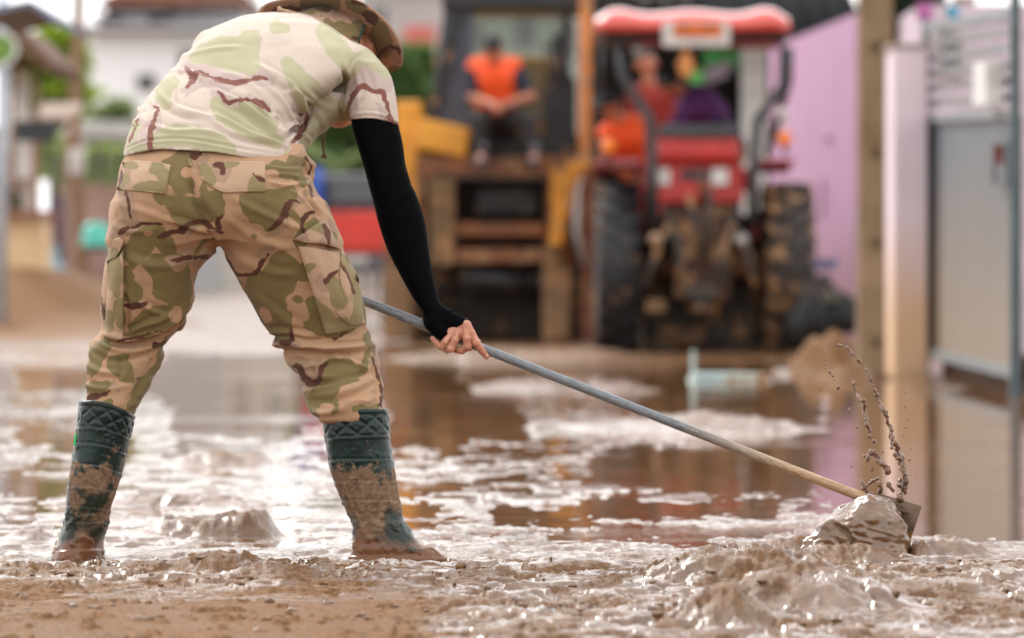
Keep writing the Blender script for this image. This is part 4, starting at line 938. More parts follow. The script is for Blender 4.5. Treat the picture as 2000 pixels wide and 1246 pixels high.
def splash():
    k5 = lambda u, w: (u/2.057+1260, w/2.057+640)
    rs = random.Random(5); F = Field(W(1590,985,-.05), W(1800,660,.09), .0015)
    def strand(pts, gap, r0, r1, jit=2.5):
        P = cr([k5(*q) for q in pts], 200); L = np.concatenate([[0], np.cumsum(np.hypot(*(P[1:]-P[:-1]).T))]); u = 0; tot = L[-1]
        at = lambda d: np.array([np.interp(d, L, P[:, 0]), np.interp(d, L, P[:, 1])])
        while u < tot:
            t = u/tot; ln = rs.uniform(5, 15)*(1 if gap < 3 else .5); rad = (r0+(r1-r0)*t)*rs.uniform(.35, 1.0)/620; dy = .02+.03*math.sin(u*.1)
            off = np.array([rs.uniform(-jit, jit), rs.uniform(-jit, jit)])*(.35+.5*t); a_, m_, b_ = at(u)+off, at(u+ln*rs.uniform(.3,.7))+off+np.array([rs.uniform(-1.2,1.2), 0]), at(u+ln)+off
            q = [W(a_[0], a_[1], dy), W(m_[0], m_[1], dy), W(b_[0], b_[1], dy+rs.uniform(-.01,.01))]
            F.chain([(q[0], rad*.30), (q[1], rad), (q[2], rad*rs.uniform(.2,.7))], .004)
            if rs.random() < .35*(r1 > 3.4): e = np.array([rs.uniform(-6,6), rs.uniform(-6,4)]); F.chain([(q[1], rad*.6), (W(m_[0]+e[0], m_[1]+e[1], dy), rad*.2)], .001)
            u += ln*rs.uniform(.55, .95)+(rs.uniform(2, 5)*gap if rs.random() < .3+.2*gap else 0)
    strand([(765,66),(800,72),(830,95),(870,140),(900,190),(918,235)], 1, 2.6, 2.0)
    for rep in range(2):
        strand([(918,235),(935,280),(955,325),(975,370),(992,430),(1010,480),(1030,520),(1042,570),(1048,620),(1035,665),(1020,690)], 0, 3.0, 6.2, 5)
        strand([(985,420),(1000,490),(1030,545),(1035,600),(1025,640)], 2, 2.5, 5.5, 8)
        strand([(830,205),(845,250),(860,290)], 1, 2, 3); strand([(878,285),(880,330),(886,370),(900,415)], 0, 3.2, 3.6, 3)
        strand([(895,430),(920,460),(905,500),(885,540)], 2, 3, 3.5, 4); strand([(905,490),(930,520),(960,555),(980,580)], 1, 4, 5, 5); strand([(880,520),(920,500),(940,540),(975,560)], 2, 3, 5, 4)
        strand([(870,610),(880,640),(905,670)], 1, 5, 4, 3); strand([(870,650),(900,625),(935,600)], 1, 2.2, 3, 2); strand([(940,620),(945,660),(940,690)], 1, 4.5, 5, 3); strand([(975,620),(995,655)], 1, 3.5, 4.5, 2)
        strand([(722,88),(728,130),(738,175),(765,215),(785,262)], 5, 2.4, 3.0, 2)
    for u, w, r in ((820,332,4),(852,400,3),(1048,258,2),(1046,322,1.6),(1055,368,2),(1048,400,2.6),(1036,434,1.8),(1068,490,1.6),(1175,555,1.4),(1010,300,1.2),(860,470,2),(1062,530,3),(700,250,1.4),(912,570,4),(955,500,2.2),(800,150,1.3),(1090,600,1.5),(830,560,1.6)):
        q = k5(u, w); p = W(q[0], q[1], rs.uniform(-.02,.05)); F.cone(p, p+np.array([rs.uniform(-.002,.002),0,rs.uniform(.001,.005)]), r/1000, r/1300, .001)
    v, f = F.mesh(); v = v+vnormals(v, f)*(noise3(v*300, 6)*.0007)[:, None]
    tag(mkobj('mud_splash', v, f, MUD_D, None, True, {'dry': np.zeros(len(v))}), 'strings of brown mud flying up off the scraper blade', 'splash', kind='stuff')
MUD_D = simple('flying_mud', lin(122,86,58), .25, col2=lin(88,58,38), scale=60, spec=.6)
splash()
# ================================================================== background: helpers
rs = random.Random(11)
M = {}
def mat(k, *a, **kw):
    if a and a[0] == (): return M[k]
    if k not in M: M[k] = simple(k, *a, **kw)
    return M[k]
def pbox(mb, x0, x1, y0, y1, Y, depth):
    a, b = PX(x0, y1, Y), PX(x1, y0, Y); return mb.box(a[0], b[0], Y, Y+depth, a[2], b[2])
def part(name, m, parent, *boxes, bevel=.01, label=None):
    mb = MB()
    for q in boxes: pbox(mb, *q)
    return mb.build(name, m, parent, bevel=bevel, label=label)
def corrugated(name, m, parent, x0, x1, y0, y1, z0, z1, pitch=.09, amp=.018, label=None):
    """a sheet of wavy roofing from (y0, z0) to (y1, z1)"""
    n = max(4, int((x1-x0)/pitch*6)); v = []; f = []
    for s in (0, .004):
        for i in range(n+1):
            x = x0+(x1-x0)*i/n; w = amp*math.sin(2*math.pi*(x-x0)/pitch); v += [(x, y0, z0+w+s), (x, y1, z1+w+s)]
    k = 2*(n+1)
    for i in range(n): a = 2*i; f += [(a, a+2, a+3, a+1), (a+k, a+1+k, a+3+k, a+2+k)]
    f += [(i*2, i*2+k, i*2+2+k, i*2+2) for i in range(n)]+[(i*2+1, i*2+3, i*2+3+k, i*2+1+k) for i in range(n)]
    return mkobj(name, np.array(v), [q for q in f], m, parent, True, label=label)

WHITE = mat('white_paint', (.72,.72,.70,1), .6); CONC = mat('concrete', lin(150,130,106), .85, col2=lin(128,108,84), scale=3, bumps=.3, spec=.2)
YEL = mat('yellow_machine_paint', (.80,.36,.02,1), .42, col2=(.62,.26,.02,1), scale=4, mud=.1); RUST = mat('muddy_orange_steel', lin(142,82,34), .5, col2=lin(70,42,24), scale=4, mud=.3, bumps=.3)
DSTEEL = mat('dark_steel', (.018,.017,.017,1), .5, .2, scale=8, mud=.12); TYRE = mat('tyre_rubber', (.016,.016,.018,1), .6, scale=9, mud=.12); TMUD = mat('muddy_tyre_rubber', (.035,.027,.022,1), .7, scale=9, mud=.34)
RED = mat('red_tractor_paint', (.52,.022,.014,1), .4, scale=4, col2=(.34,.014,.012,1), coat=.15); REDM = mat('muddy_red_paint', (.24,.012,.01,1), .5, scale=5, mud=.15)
GLASSD = mat('dark_glass', (.02,.025,.03,1), .08, spec=.8); CABG = mat('cab_grey_panel', (.05,.055,.08,1), .4, scale=3)
WOOD = mat('grey_wood', lin(126,104,84), .85, col2=lin(96,76,60), scale=5, bumps=.3); BWOOD = mat('brown_wood', lin(104,72,50), .8, scale=5, bumps=.3)
SKB = skin_mat('skin_tanned', lin(188,122,92), lin(158,96,70))
HAIR = mat('black_hair', (.012,.01,.01,1), .6, scale=40)

# ---------------------------------------------------------------- people
def figure(name, label, J, top, topcol, legs, hair='hair', vest=None, face=(0,-1,-.3), sleeve=1.0, group=None, shoes=None):
    """J holds the joints in world space; cloth is the same body a little larger"""
    J = {k: np.array(v, float) for k, v in J.items()}; base = J['base']
    t = thing(name, label, 'person', base, group)
    pts = np.array([v for k, v in J.items()]); lo, hi = pts.min(0)-.22, pts.max(0)+.22
    def limbs(F, r=0., arms=1., legs_=True, trunk=True):
        if trunk:
            F.chain([(J['pelvis'], .135+r), (J['belly'], .125+r), (J['chest'], .145+r)], .04, (1.15,.85,1))
            F.cone(J['shl'], J['shr'], .062+r, .062+r, .05)
        if arms > 0:
            for s in 'lr':
                a, b, c = J['sh'+s], J['el'+s], J['ha'+s]
                e = a+(b-a)*min(1, arms*2); F.cone(a, e, .056+r, .044+r, .03)
                if arms > .5: F.cone(b, b+(c-b)*(arms-.5)*2, .043+r, .028+r, .02)
        if legs_:
            for s in 'lr':
                F.chain([(J['hip'+s], .095+r), (J['kn'+s], .062+r), (J['ft'+s], .042+r)], .03)
    F = Field(lo, hi, .011); limbs(F)
    f_ = np.array(face, float); f_ /= np.linalg.norm(f_); H = J['head']; up = H-J['neck']; up /= np.linalg.norm(up)
    F.chain([(J['chest'], .06), (J['neck'], .052), (H-up*.05, .05)], .03)
    F.cone(H+up*.02-f_*.01, H+up*.02+f_*.015, .088, .082, .02); F.cone(H-up*.06+f_*.03, H-up*.08+f_*.045, .05, .035, .02)
    F.cone(H+f_*.085+up*.01, H+f_*.112-up*.02, .012, .017, .01)
    sd = np.cross(f_, up); sd /= np.linalg.norm(sd)
    for s in (-1, 1): F.cone(H+sd*s*.088, H+sd*s*.094-up*.03, .016, .013, .006)
    for s in 'lr':
        a, b = J['el'+s], J['ha'+s]; d = (b-a)/np.linalg.norm(b-a); q = np.cross(d, (0,0,1.)); q /= max(np.linalg.norm(q), 1e-6)
        F.cone(b, b+d*.07, .030, .034, .015, (1,1,.8))
        for k in range(4): o = b+d*.075+q*(k-1.5)*.019; F.chain([(o, .011), (o+d*(.045-.006*abs(k-1.3))+np.array([0,0,-.012]), .0098), (o+d*.055+np.array([0,0,-.04]), .009)], .003)
        F.chain([(b+d*.02+q*.028, .013), (b+d*.06+q*.048, .011), (b+d*.085+q*.045+np.array([0,0,-.02]), .010)], .004)
        F.cone(J['ft'+s], J['ft'+s]+np.array([0,-.13,-.03]), .04, .035, .02)
    v, f = F.mesh(); v = relax(v, f, 1); mkobj('body', v, f, SKB, t, True)
    def garment(nm, m, r, res=.012, **kw):
        G = Field(lo, hi, res); limbs(G, r, **kw); v, f = G.mesh(); v = relax(v, f, 1); n = vnormals(v, f)
        v = v+n*(noise3(v*np.array([13, 13, 20], 'f4'), 7)*.008)[:, None]; return mkobj(nm, v, f, m, t, True)
    garment('shirt', top, .014, arms=sleeve, legs_=False); garment('trousers', legs, .016, arms=0, trunk=False)
    G = Field(lo, hi, .012); G.cone(J['pelvis'], J['pelvis']+(J['belly']-J['pelvis'])*.3, .15, .145, .03, (1.15,.9,1))
    for s in 'lr': G.cone(J['hip'+s], J['hip'+s]+(J['kn'+s]-J['hip'+s])*.4, .112, .10, .04)
    v, f = G.mesh(); mkobj('waist', v, f, legs, t, True)
    if vest is not None:
        G = Field(lo, hi, .011); G.chain([(J['pelvis']*.6+J['belly']*.4, .155), (J['belly'], .150), (J['chest'], .168)], .05, (1.15,.9,1)); G.cone(J['shl'], J['shr'], .086, .086, .05)
        v, f = G.mesh(); v = relax(v, f, 1); n = vnormals(v, f); v = v+n*(noise3(v*15, 8)*.008)[:, None]; mkobj('vest', v, f, vest, t, True)
    G = Field(lo, hi, .009); G.cone(H+up*.045-f_*.03, H+up*.05, .092, .084, .02)
    if hair == 'cap':
        G.cone(H+up*.07, H+up*.09, .088, .07, .02); G.cone(H+up*.055+f_*.08, H+up*.045+f_*.15, .060, .05, .02, (1.2,1,.35))
    G.F = np.maximum(G.F, -1) ; v, f = G.mesh(); mkobj('cap' if hair == 'cap' else 'hair', v, f, HAIR if hair != 'cap' else mat('black_cap', (.015,.015,.018,1), .8), t, True)
    sm = shoes or mat('dark_boots', (.05,.05,.055,1), .6, mud=.3)
    for s in 'lr':
        G = Field(J['ft'+s]-.22, J['ft'+s]+.16, .009); q = J['ft'+s]; G.cone(q+np.array([0,.01,.08]), q+np.array([0,0,-.03]), .055, .052, .02); G.cone(q+np.array([0,0,-.035]), q+np.array([0,-.15,-.045]), .048, .040, .02, (1,1,.8))
        v, f = G.mesh(); mkobj('shoe', v, f, sm, t, True)
    return t
ORANGE = mat('orange_vest', (.95,.11,.015,1), .7, col2=(.80,.08,.012,1), scale=6); NAVY = mat('navy_cloth', (.012,.016,.035,1), .85); DGREY = mat('dark_cloth', (.022,.018,.017,1), .85); DRED = mat('dark_red_cloth', (.26,.02,.01,1), .85); PURP = mat('purple_cloth', (.10,.022,.13,1), .8)

# ---------------------------------------------------------------- backhoe
def backhoe():
    Y = 35.; t = thing('backhoe_loader', 'muddy yellow backhoe loader with open dark cab parked facing away', 'backhoe', PX(960, 667, Y))
    lamp = mat('pale_lamp', (.6,.6,.55,1), .3)
    # cab: roof, pillars, panels
    part('cab_roof', mat('cab_roof_dark', (.02,.02,.022,1), .5), t, (862,1146,-34,16,Y-.1,1.5), bevel=.03)
    mb = MB(); mb.bar(PX(898,8,Y), PX(826,300,Y), .10, .12); mb.build('cab_pillar', DSTEEL, t, bevel=.01)
    mb = MB(); mb.bar(PX(1144,-20,Y-.05), PX(1141,330,Y-.05), .11, .12); mb.build('cab_pillar', mat('orange_pillar', lin(206,128,62), .5, scale=4, mud=.2), t, bevel=.01, label='orange mud-spattered cab pillar')
    mb = MB(); mb.prism([PX(868,10,Y+.05), PX(926,10,Y+.05), PX(918,262,Y+.05), PX(836,240,Y+.05)], (0,.05,0)); mb.build('cab_panel', CABG, t)
    for x0, x1 in ((882,900), (1108,1126)): mb = MB(); mb.bar(PX(x0,10,Y+1.5), PX(x0-8,330,Y+1.5), .07, .08); mb.build('cab_pillar', DSTEEL, t)
    mb = MB(); mb.bar(PX(880,14,Y+1.45), PX(1130,14,Y+1.45), .06, .08); mb.build('cab_crossbar', DSTEEL, t)
    gl = bpy.data.materials.new('cab_glass'); gl.use_nodes = True; q = gl.node_tree.nodes['Principled BSDF']; q.inputs['Transmission Weight'].default_value = .9; q.inputs['Roughness'].default_value = .1; q.inputs['IOR'].default_value = 1.1; q.inputs['Base Color'].default_value = (.72,.8,.74,1)
    mb = MB(); pbox(mb, 896, 1118, 20, 240, Y+1.48, .01); mb.build('windscreen', gl, t)
    # seat, steering column, levers, second silhouette of the controls
    part('operator_seat', DGREY, t, (936,1010,225,262,Y-.05,.5), (940,1006,130,232,Y+.45,.12), bevel=.03)
    part('control_console', DSTEEL, t, (1062,1126,150,315,Y+.25,.4), (1076,1100,70,160,Y+.4,.12), bevel=.03)
    for k in (1072, 1092, 1112):
        mb = MB(); mb.tube([PX(k,160,Y+.2), PX(k-6,95,Y+.1)], .015, 8); mb.ball(PX(k-6,90,Y+.1), .032, 8); mb.build('control_lever', DSTEEL, t, smooth_=True)
    part('cab_floor', DSTEEL, t, (840,1130,262,306,Y+.1,1.4), bevel=.01)
    # yellow fenders and tank
    part('fender', YEL, t, (772,824,198,420,Y-.05,1.0), bevel=.03)
    mb = MB(); mb.bar(PX(818,262,Y-.25), PX(915,282,Y-.25), .5, .27); mb.build('fender', YEL, t, bevel=.03, label='yellow slanting fender beside the cab')
    # rear frame with slide beams and stabilisers
    part('main_beam', RUST, t, (820,1126,306,346,Y-.45,.35), bevel=.015)
    part('cross_beam', RUST, t, (885,1064,436,462,Y-.4,.22), (885,1064,486,514,Y-.4,.22), bevel=.012)
    part('side_plate', RUST, t, (812,830,306,470,Y-.3,.6), bevel=.012); part('side_plate', RUST, t, (1066,1084,330,500,Y-.3,.6), bevel=.012)
    part('valve_block', DSTEEL, t, (930,1050,372,420,Y-.2,.4), bevel=.02)
    part('tool_box', mat('muddy_beige', lin(118,92,62), .8, mud=.3), t, (836,890,352,378,Y-.5,.3), (840,888,378,520,Y-.5,.22), bevel=.02, label='mud-caked upright box on the left of the frame')
    part('stabiliser', mat('muddy_yellow', lin(222,150,44), .5, mud=.3), t, (1076,1110,330,480,Y-.55,.25), bevel=.02)
    part('stabiliser', RUST, t, (752,782,400,520,Y-.3,.25), bevel=.02)
    part('stabiliser_foot', mat('muddy_pad', lin(132,104,76), .85, mud=.4), t, (1060,1114,480,664,Y-.6,.12), bevel=.03)
    part('stabiliser_foot', M['muddy_pad'], t, (748,806,520,664,Y-.35,.12), bevel=.03)
    for k in range(4):
        mb = MB(); x = 1096+k*13; mb.tube([PX(x,330,Y-.6), PX(x+14*math.sin(k+1),390,Y-.75), PX(x-10,450,Y-.7), PX(x+6,520,Y-.6)], .022, 8); mb.build('hydraulic_hose', [DSTEEL, mat('hose_orange', lin(170,96,40), .5), DSTEEL, WHITE][k], t, smooth_=True)
    mb = MB(); mb.bar(PX(1146,320,Y-.3), PX(1148,664,Y-.2), .14, .16); mb.build('boom_post', mat('reddish_post', lin(138,86,64), .6, mud=.4), t, bevel=.01)
    mb = MB(); mb.tube([PX(900,540,Y-.3), PX(1060,560,Y-.3)], .09, 12); mb.build('axle', DSTEEL, t, smooth_=True)
    part('underbody_shade', mat('underbody_shade_brown', (.022,.012,.008,1), .8, mud=.08), t, (832,1066,348,662,Y+.15,2.2), bevel=.02)  # big dark block added as the shade beneath the machine
    for pts, w in (([(1150,300),(1118,350),(1092,420),(1084,480)], .12), ([(1120,318),(1098,372)], .16)):
        for a_, b_ in zip(pts, pts[1:]): mb = MB(); mb.bar(PX(a_[0],a_[1],Y-.7), PX(b_[0],b_[1],Y-.7), w, .1); mb.build('boom_link', M['muddy_yellow'], t, bevel=.01)
    part('engine_housing', YEL, t, (850,1100,110,300,Y+1.7,1.5), bevel=.05)
    for cx in (842, 1112):
        w = tractor_wheel('wheel', PX(cx, 556, Y+.6), .52, .40, t, TMUD, 18)
def lugs(parent, c, R_, wd, m, n=22):
    """chevron lugs sharing one mesh"""
    base = None
    for k in range(n):
        for s in (-1, 1):
            a = 2*math.pi*(k+(.5 if s > 0 else 0))/n
            if base is None or s not in base:
                mb = MB(); q = [Vector((0, -.030, -.03)), Vector((0, .030, -.03)), Vector((0, .022, .045)), Vector((0, -.022, .045))]
                v0 = [p+Vector((s*.01, 0, 0)) for p in q]; v1 = [p+Vector((s*wd*.5, R_*.20, -.03 if p.z > 0 else -.02)) for p in q]
                mb.add(v0+v1, [(0,1,2,3),(7,6,5,4),(0,4,5,1),(1,5,6,2),(2,6,7,3),(3,7,4,0)])
                me = bpy.data.meshes.new('tread_lug'); me.from_pydata([tuple(p) for p in mb.v], [], mb.f)
                bm = bmesh.new(); bm.from_mesh(me); bmesh.ops.recalc_face_normals(bm, faces=bm.faces); bm.to_mesh(me); bm.free(); me.materials.append(m)
                base = base or {}; base[s] = me
            o = bpy.data.objects.new('tread_lug', base[s]); COL.objects.link(o); o.parent = parent
            loc = np.array(c)+np.array([0, math.cos(a)*(R_), math.sin(a)*(R_)]); o.location = Vector([float(x) for x in loc])-rootloc(parent)
            o.rotation_euler = (a-math.pi/2, 0, 0)
def tractor_wheel(name, c, R_, wd, t, m, n=22, rimc=None):
    mb = MB(); h = wd/2
    prof = [(R_*.52, -h*.8), (R_*.62, -h), (R_*.85, -h), (R_*.96, -h*.86), (R_, -h*.4), (R_*1.005, 0), (R_, h*.4), (R_*.96, h*.86), (R_*.85, h), (R_*.62, h), (R_*.52, h*.8)]
    mb.lathe(c, (1,0,0), prof, 40); tire = mb.build(name, m, t, smooth_=True)
    mb = MB(); mb.lathe(c, (1,0,0), [(.001,-h*.25),(R_*.3,-h*.25),(R_*.34,-h*.5),(R_*.53,-h*.75),(R_*.55,0),(R_*.53,h*.75),(R_*.34,h*.5),(R_*.3,h*.25),(.001,h*.25)], 28)
    mb.build('rim', rimc or mat('rim_paint', lin(150,110,70), .6, mud=.5), tire, smooth_=True)
    lugs(tire, c, R_, wd, m, n); return tire
backhoe()
P34 = lambda x, y, d=0: PX(x, y, 34.6+d)
figure('person', 'seated operator in orange vest with bowed head and clasped hands in the open cab', dict(
    base=P34(967,312,-.1), pelvis=P34(968,226,.1), belly=P34(968,192,.0), chest=P34(966,150,-.08), neck=P34(965,118,-.16), head=P34(963,98,-.26),
    shl=P34(930,132,-.05), shr=P34(1003,132,-.05), ell=P34(922,190,-.14), elr=P34(1036,188,-.14), hal=P34(960,203,-.42), har=P34(986,206,-.42),
    hipl=P34(948,232,.05), hipr=P34(990,232,.05), knl=P34(934,240,-.42), knr=P34(1034,242,-.42), ftl=P34(940,306,-.5), ftr=P34(1042,306,-.5)),
    NAVY, None, DGREY, vest=ORANGE, sleeve=.42, face=(0,-.55,-.85), shoes=mat('grey_boots', (.16,.16,.17,1), .6))
ph = MB(); ph.bar(P34(985,204,-.52), P34(1000,198,-.52), .06, .012); tag(ph.build('mobile_phone', mat('phone_shell', (.35,.30,.40,1), .3)), 'pale phone held in the seated operator\'s hands', 'phone')

# ---------------------------------------------------------------- tractor
def tractor():
    Y = 30.6; t = thing('tractor', 'red farm tractor with pink-red canopy seen from behind, big lugged tyres', 'tractor', PX(1369, 690, Y))
    X = lambda x, y, d=0: PX(x, y, Y+d)
    c = X(1206, 533, .72); wl_ = tractor_wheel('wheel', (c[0], c[1], .68), .655, .36, t, TYRE, 20)
    c = X(1536, 533, .72); wr_ = tractor_wheel('wheel', (c[0], c[1], .68), .655, .40, t, TMUD, 20)
    for x in (1250, 1492): c = X(x, 590, 2.7); tractor_wheel('wheel', (c[0], c[1], .40), .38, .22, t, TMUD, 14)
    # fenders curve over the tyres
    fm = mat('fender_pink_red', (.38,.02,.04,1), .25, coat=.8)
    for x0, x1, ztop in ((1162,1254,1.60), (1478,1562,1.58)):
        v = []; f = []; a, b = X(x0,0)[0], X(x1,0)[0]; n = 16
        for k in range(n+1):
            an = math.radians(58+44*k/n); yy = Y+.72+.80*math.cos(an); zz = .72+min(.84, .92*math.sin(an))
            for s in (0, .045): v += [(a, yy, zz-s), (b, yy, zz-s)]
        for k in range(n):
            i = 4*k; f += [(i, i+1, i+5, i+4), (i+2, i+6, i+7, i+3), (i, i+4, i+6, i+2), (i+1, i+3, i+7, i+5)]
        f += [(0,2,3,1), (4*n, 4*n+1, 4*n+3, 4*n+2)]
        fd = mkobj('fender', np.array(v), f, fm, t, False)
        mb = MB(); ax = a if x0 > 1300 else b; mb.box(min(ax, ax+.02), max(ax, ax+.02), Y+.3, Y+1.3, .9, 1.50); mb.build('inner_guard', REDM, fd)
    amber = mat('amber_lens', (.95,.22,.01,1), .25)
    for x, y in ((1190,286), (1532,272)):
        mb = MB(); mb.ball(X(x,y,-.02), .058, 8, (1,.6,1.15)); tl = mb.build('indicator_light', amber, t, smooth_=True)
        mb = MB(); mb.bar(X(x,y+12,.02), X(x,y+30,.05), .04); mb.build('bracket', DSTEEL, tl)
    mb = MB(); mb.bar(X(1532,262,0), X(1530,215,0), .03); mb.ball(X(1528,222,0), .05, 6); mb.build('light_post', mat('pale_lamp', ()), t)
    # body
    part('rear_body', RED, t, (1272,1452,318,398,Y+.15,.9), bevel=.03)
    part('body_cover', REDM, t, (1255,1480,330,372,Y+.3,.7), bevel=.03)
    part('hood', RED, t, (1296,1440,285,420,Y+1.5,1.6), bevel=.06)
    for x in (1294, 1408): part('reflector', mat('white_reflector', (.75,.72,.7,1), .4), t, (x-18,x+14,330,362,Y+.12,.03), bevel=.006)
    part('rear_plate', mat('dark_plate', (.03,.03,.035,1), .5), t, (1330,1388,334,352,Y+.13,.03), bevel=.004)
    part('seat_cushion', RED, t, (1284,1446,268,316,Y+.05,.5), bevel=.05); part('seat_back', mat('grey_seat', (.06,.06,.07,1), .6), t, (1286,1440,244,270,Y+.02,.18), bevel=.03)
    # canopy posts
    for pts, mm in (([(1212,86),(1216,150),(1268,232),(1274,330),(1278,440)], 0), ([(1532,92),(1528,170),(1478,238),(1472,330),(1470,440)], 0)):
        mb = MB(); mb.tube([X(x,y,.05) for x, y in pts], .042, 10); mb.build('canopy_post', mat('post_grey', (.04,.04,.045,1), .45), t, smooth_=True)
    mb = MB(); mb.tube([X(1182,92,.4), X(1180,150,.5), X(1178,300,1.4)], .035, 8); mb.build('canopy_post', DSTEEL, t, smooth_=True)
    mb = MB(); mb.tube([X(1542,95,.4), X(1540,160,.5), X(1500,300,1.5)], .035, 8); mb.build('canopy_post', DSTEEL, t, smooth_=True)
    # canopy with raised corners
    v = []; f = []; nx, ny = 40, 14; x0, x1 = X(1163,0)[0], X(1541,0)[0]
    z = lambda u, w: .045*math.exp(-((u-.12)/.10)**2)+.05*math.exp(-((u-.88)/.10)**2)+.035*math.exp(-((u-.5)/.16)**2)-.10*max(0, abs(u-.5)*2-.86)**1*3-.06*max(0, .12-w)/.12-.06*max(0, w-.88)/.12
    zb = CAMH+(511-64)/245.
    for s in (0, 1):
        for j in range(ny+1):
            for i in range(nx+1):
                u, w = i/nx, j/ny; v.append((x0+(x1-x0)*u, Y-.15+1.7*w, zb if s else zb+.15+z(u, w)))
    k = (nx+1)*(ny+1)
    for j in range(ny):
        for i in range(nx): a = j*(nx+1)+i; f += [(a, a+1, a+nx+2, a+nx+1), (a+k, a+k+nx+1, a+k+nx+2, a+k+1)]
    for i in range(nx): f += [(i, i+k, i+1+k, i+1), (ny*(nx+1)+i, ny*(nx+1)+i+1, ny*(nx+1)+i+1+k, ny*(nx+1)+i+k)]
    for j in range(ny): f += [(j*(nx+1), (j+1)*(nx+1), (j+1)*(nx+1)+k, j*(nx+1)+k), (j*(nx+1)+nx, j*(nx+1)+nx+k, (j+1)*(nx+1)+nx+k, (j+1)*(nx+1)+nx)]
    cn = mkobj('canopy', np.array(v), f, mat('canopy_red', (.74,.10,.08,1), .25, col2=(.66,.08,.06,1), coat=1.0), t, True)
    part('canopy_frame', DSTEEL, t, (1180,1545,66,76,Y-.05,1.5), bevel=.01); 
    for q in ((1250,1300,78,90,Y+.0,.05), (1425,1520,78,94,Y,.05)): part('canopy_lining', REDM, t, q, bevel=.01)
    # registration plate hanging from the canopy
    pl = part('registration_plate', mat('plate_white', (.60,.58,.56,1), .5), t, (1294,1426,42,92,Y-.28,.03), bevel=.02)
    part('plate_field', mat('plate_orange', (.72,.16,.02,1), .5), pl, (1316,1410,45,72,Y-.295,.012), bevel=.002)
    ink = mat('plate_ink', (.20,.055,.02,1), .6); mb = MB()
    for x0_, x1_ in ((1329,1332),(1334,1341),(1371,1376),(1379,1384),(1387,1391),(1394,1398),(1401,1405)): pbox(mb, x0_, x1_, 49, 58, Y-.303, .006)
    mb.build('plate_marks', ink, pl)
    mb = MB(); mb.ball(X(1246,102,-.05), .045, 8, (1,.6,1)); mb.build('work_lamp', mat('lamp_glass', (.28,.27,.26,1), .3), t, smooth_=True)
    # three-point linkage, drawbar, axle
    gm = mat('greasy_muddy_steel', (.05,.042,.036,1), .55, .3, mud=.4, scale=9)
    mb = MB(); mb.tube([X(1250,520,.7), X(1490,520,.7)], .13, 16); mb.build('rear_axle', mat('axle_red_brown', lin(70,40,30), .6, mud=.4), t, smooth_=True)
    part('gearbox', mat('axle_red_brown', ()), t, (1318,1428,398,590,Y+.2,.9), bevel=.04)
    part('front_axle', mat('axle_red_brown', ()), t, (1262,1480,610,640,Y+2.6,.2), bevel=.02); part('under_shade_block', gm, t, (1255,1485,420,676,Y+1.0,1.4), bevel=.05)  # the wide block is added to stand for the shade under the tractor
    for pts in ([(1320,420),(1290,470),(1262,560)], [(1420,420),(1452,470),(1476,560)], [(1300,400),(1325,480),(1330,560)], [(1440,400),(1415,480),(1408,560)]):
        mb = MB(); mb.tube([X(x,y,.1-.1*k) for k, (x, y) in enumerate(pts)], .032, 10); mb.build('lift_arm', gm, t, smooth_=True)
    for pts in ([(1345,380),(1360,440),(1368,520)], [(1388,360),(1384,430),(1378,520)], [(1368,330),(1372,400)]):
        mb = MB(); mb.tube([X(x,y,-.02) for x, y in pts], .026, 10); mb.build('top_link', gm, t, smooth_=True)
    for x in (1282, 1448): mb = MB(); mb.ball(X(x,470,-.02), .06, 8); mb.build('stabiliser_joint', mat('pale_metal', (.35,.33,.31,1), .4, .3, mud=.4), t, smooth_=True)
    part('drawbar', gm, t, (1340,1400,560,584,Y-.25,.6), bevel=.01); part('tow_hook', gm, t, (1358,1384,584,606,Y-.22,.1), bevel=.01)
    for q in ((1262,1300,586,612,Y+.1,.3), (1345,1405,592,612,Y+.3,.2)): part('mud_cake', mat('muddy_pad', ()), t, q, bevel=.02)
tractor()
P31 = lambda x, y, d=0: PX(x, y, 31.4+d)
figure('person', 'man in black cap and orange vest leaning at the left side of the red tractor', dict(
    base=P31(1240,560,-.0), pelvis=P31(1252,340,.35), belly=P31(1240,305,.25), chest=P31(1222,262,.1), neck=P31(1204,232,.0), head=P31(1192,206,-.06),
    shl=P31(1186,262,.0), shr=P31(1254,246,.2), ell=P31(1186,318,.0), elr=P31(1268,292,.3), hal=P31(1214,330,-.1), har=P31(1250,330,.2),
    hipl=P31(1242,348,.4), hipr=P31(1266,348,.4), knl=P31(1240,450,.45), knr=P31(1266,450,.5), ftl=P31(1240,545,.6), ftr=P31(1266,545,.6)), SKB, None, DGREY, hair='cap', vest=ORANGE, sleeve=.3, face=(-.6,-.75,-.3))
P33 = lambda x, y, d=0: PX(x, y, 33.2+d)
figure('person', 'dark haired figure in dark red shirt standing behind the tractor seat', dict(
    base=P33(1278,500), pelvis=P33(1284,300), belly=P33(1280,262), chest=P33(1274,205), neck=P33(1268,160), head=P33(1262,126),
    shl=P33(1240,182), shr=P33(1308,186), ell=P33(1234,240), elr=P33(1318,246), hal=P33(1256,282,-.2), har=P33(1308,290,-.1),
    hipl=P33(1272,306), hipr=P33(1298,306), knl=P33(1270,400), knr=P33(1300,400), ftl=P33(1268,490), ftr=P33(1300,490)), DRED, None, DGREY, face=(.2,-1,-.2), sleeve=.8)
P32 = lambda x, y, d=0: PX(x, y, 31.7+d)
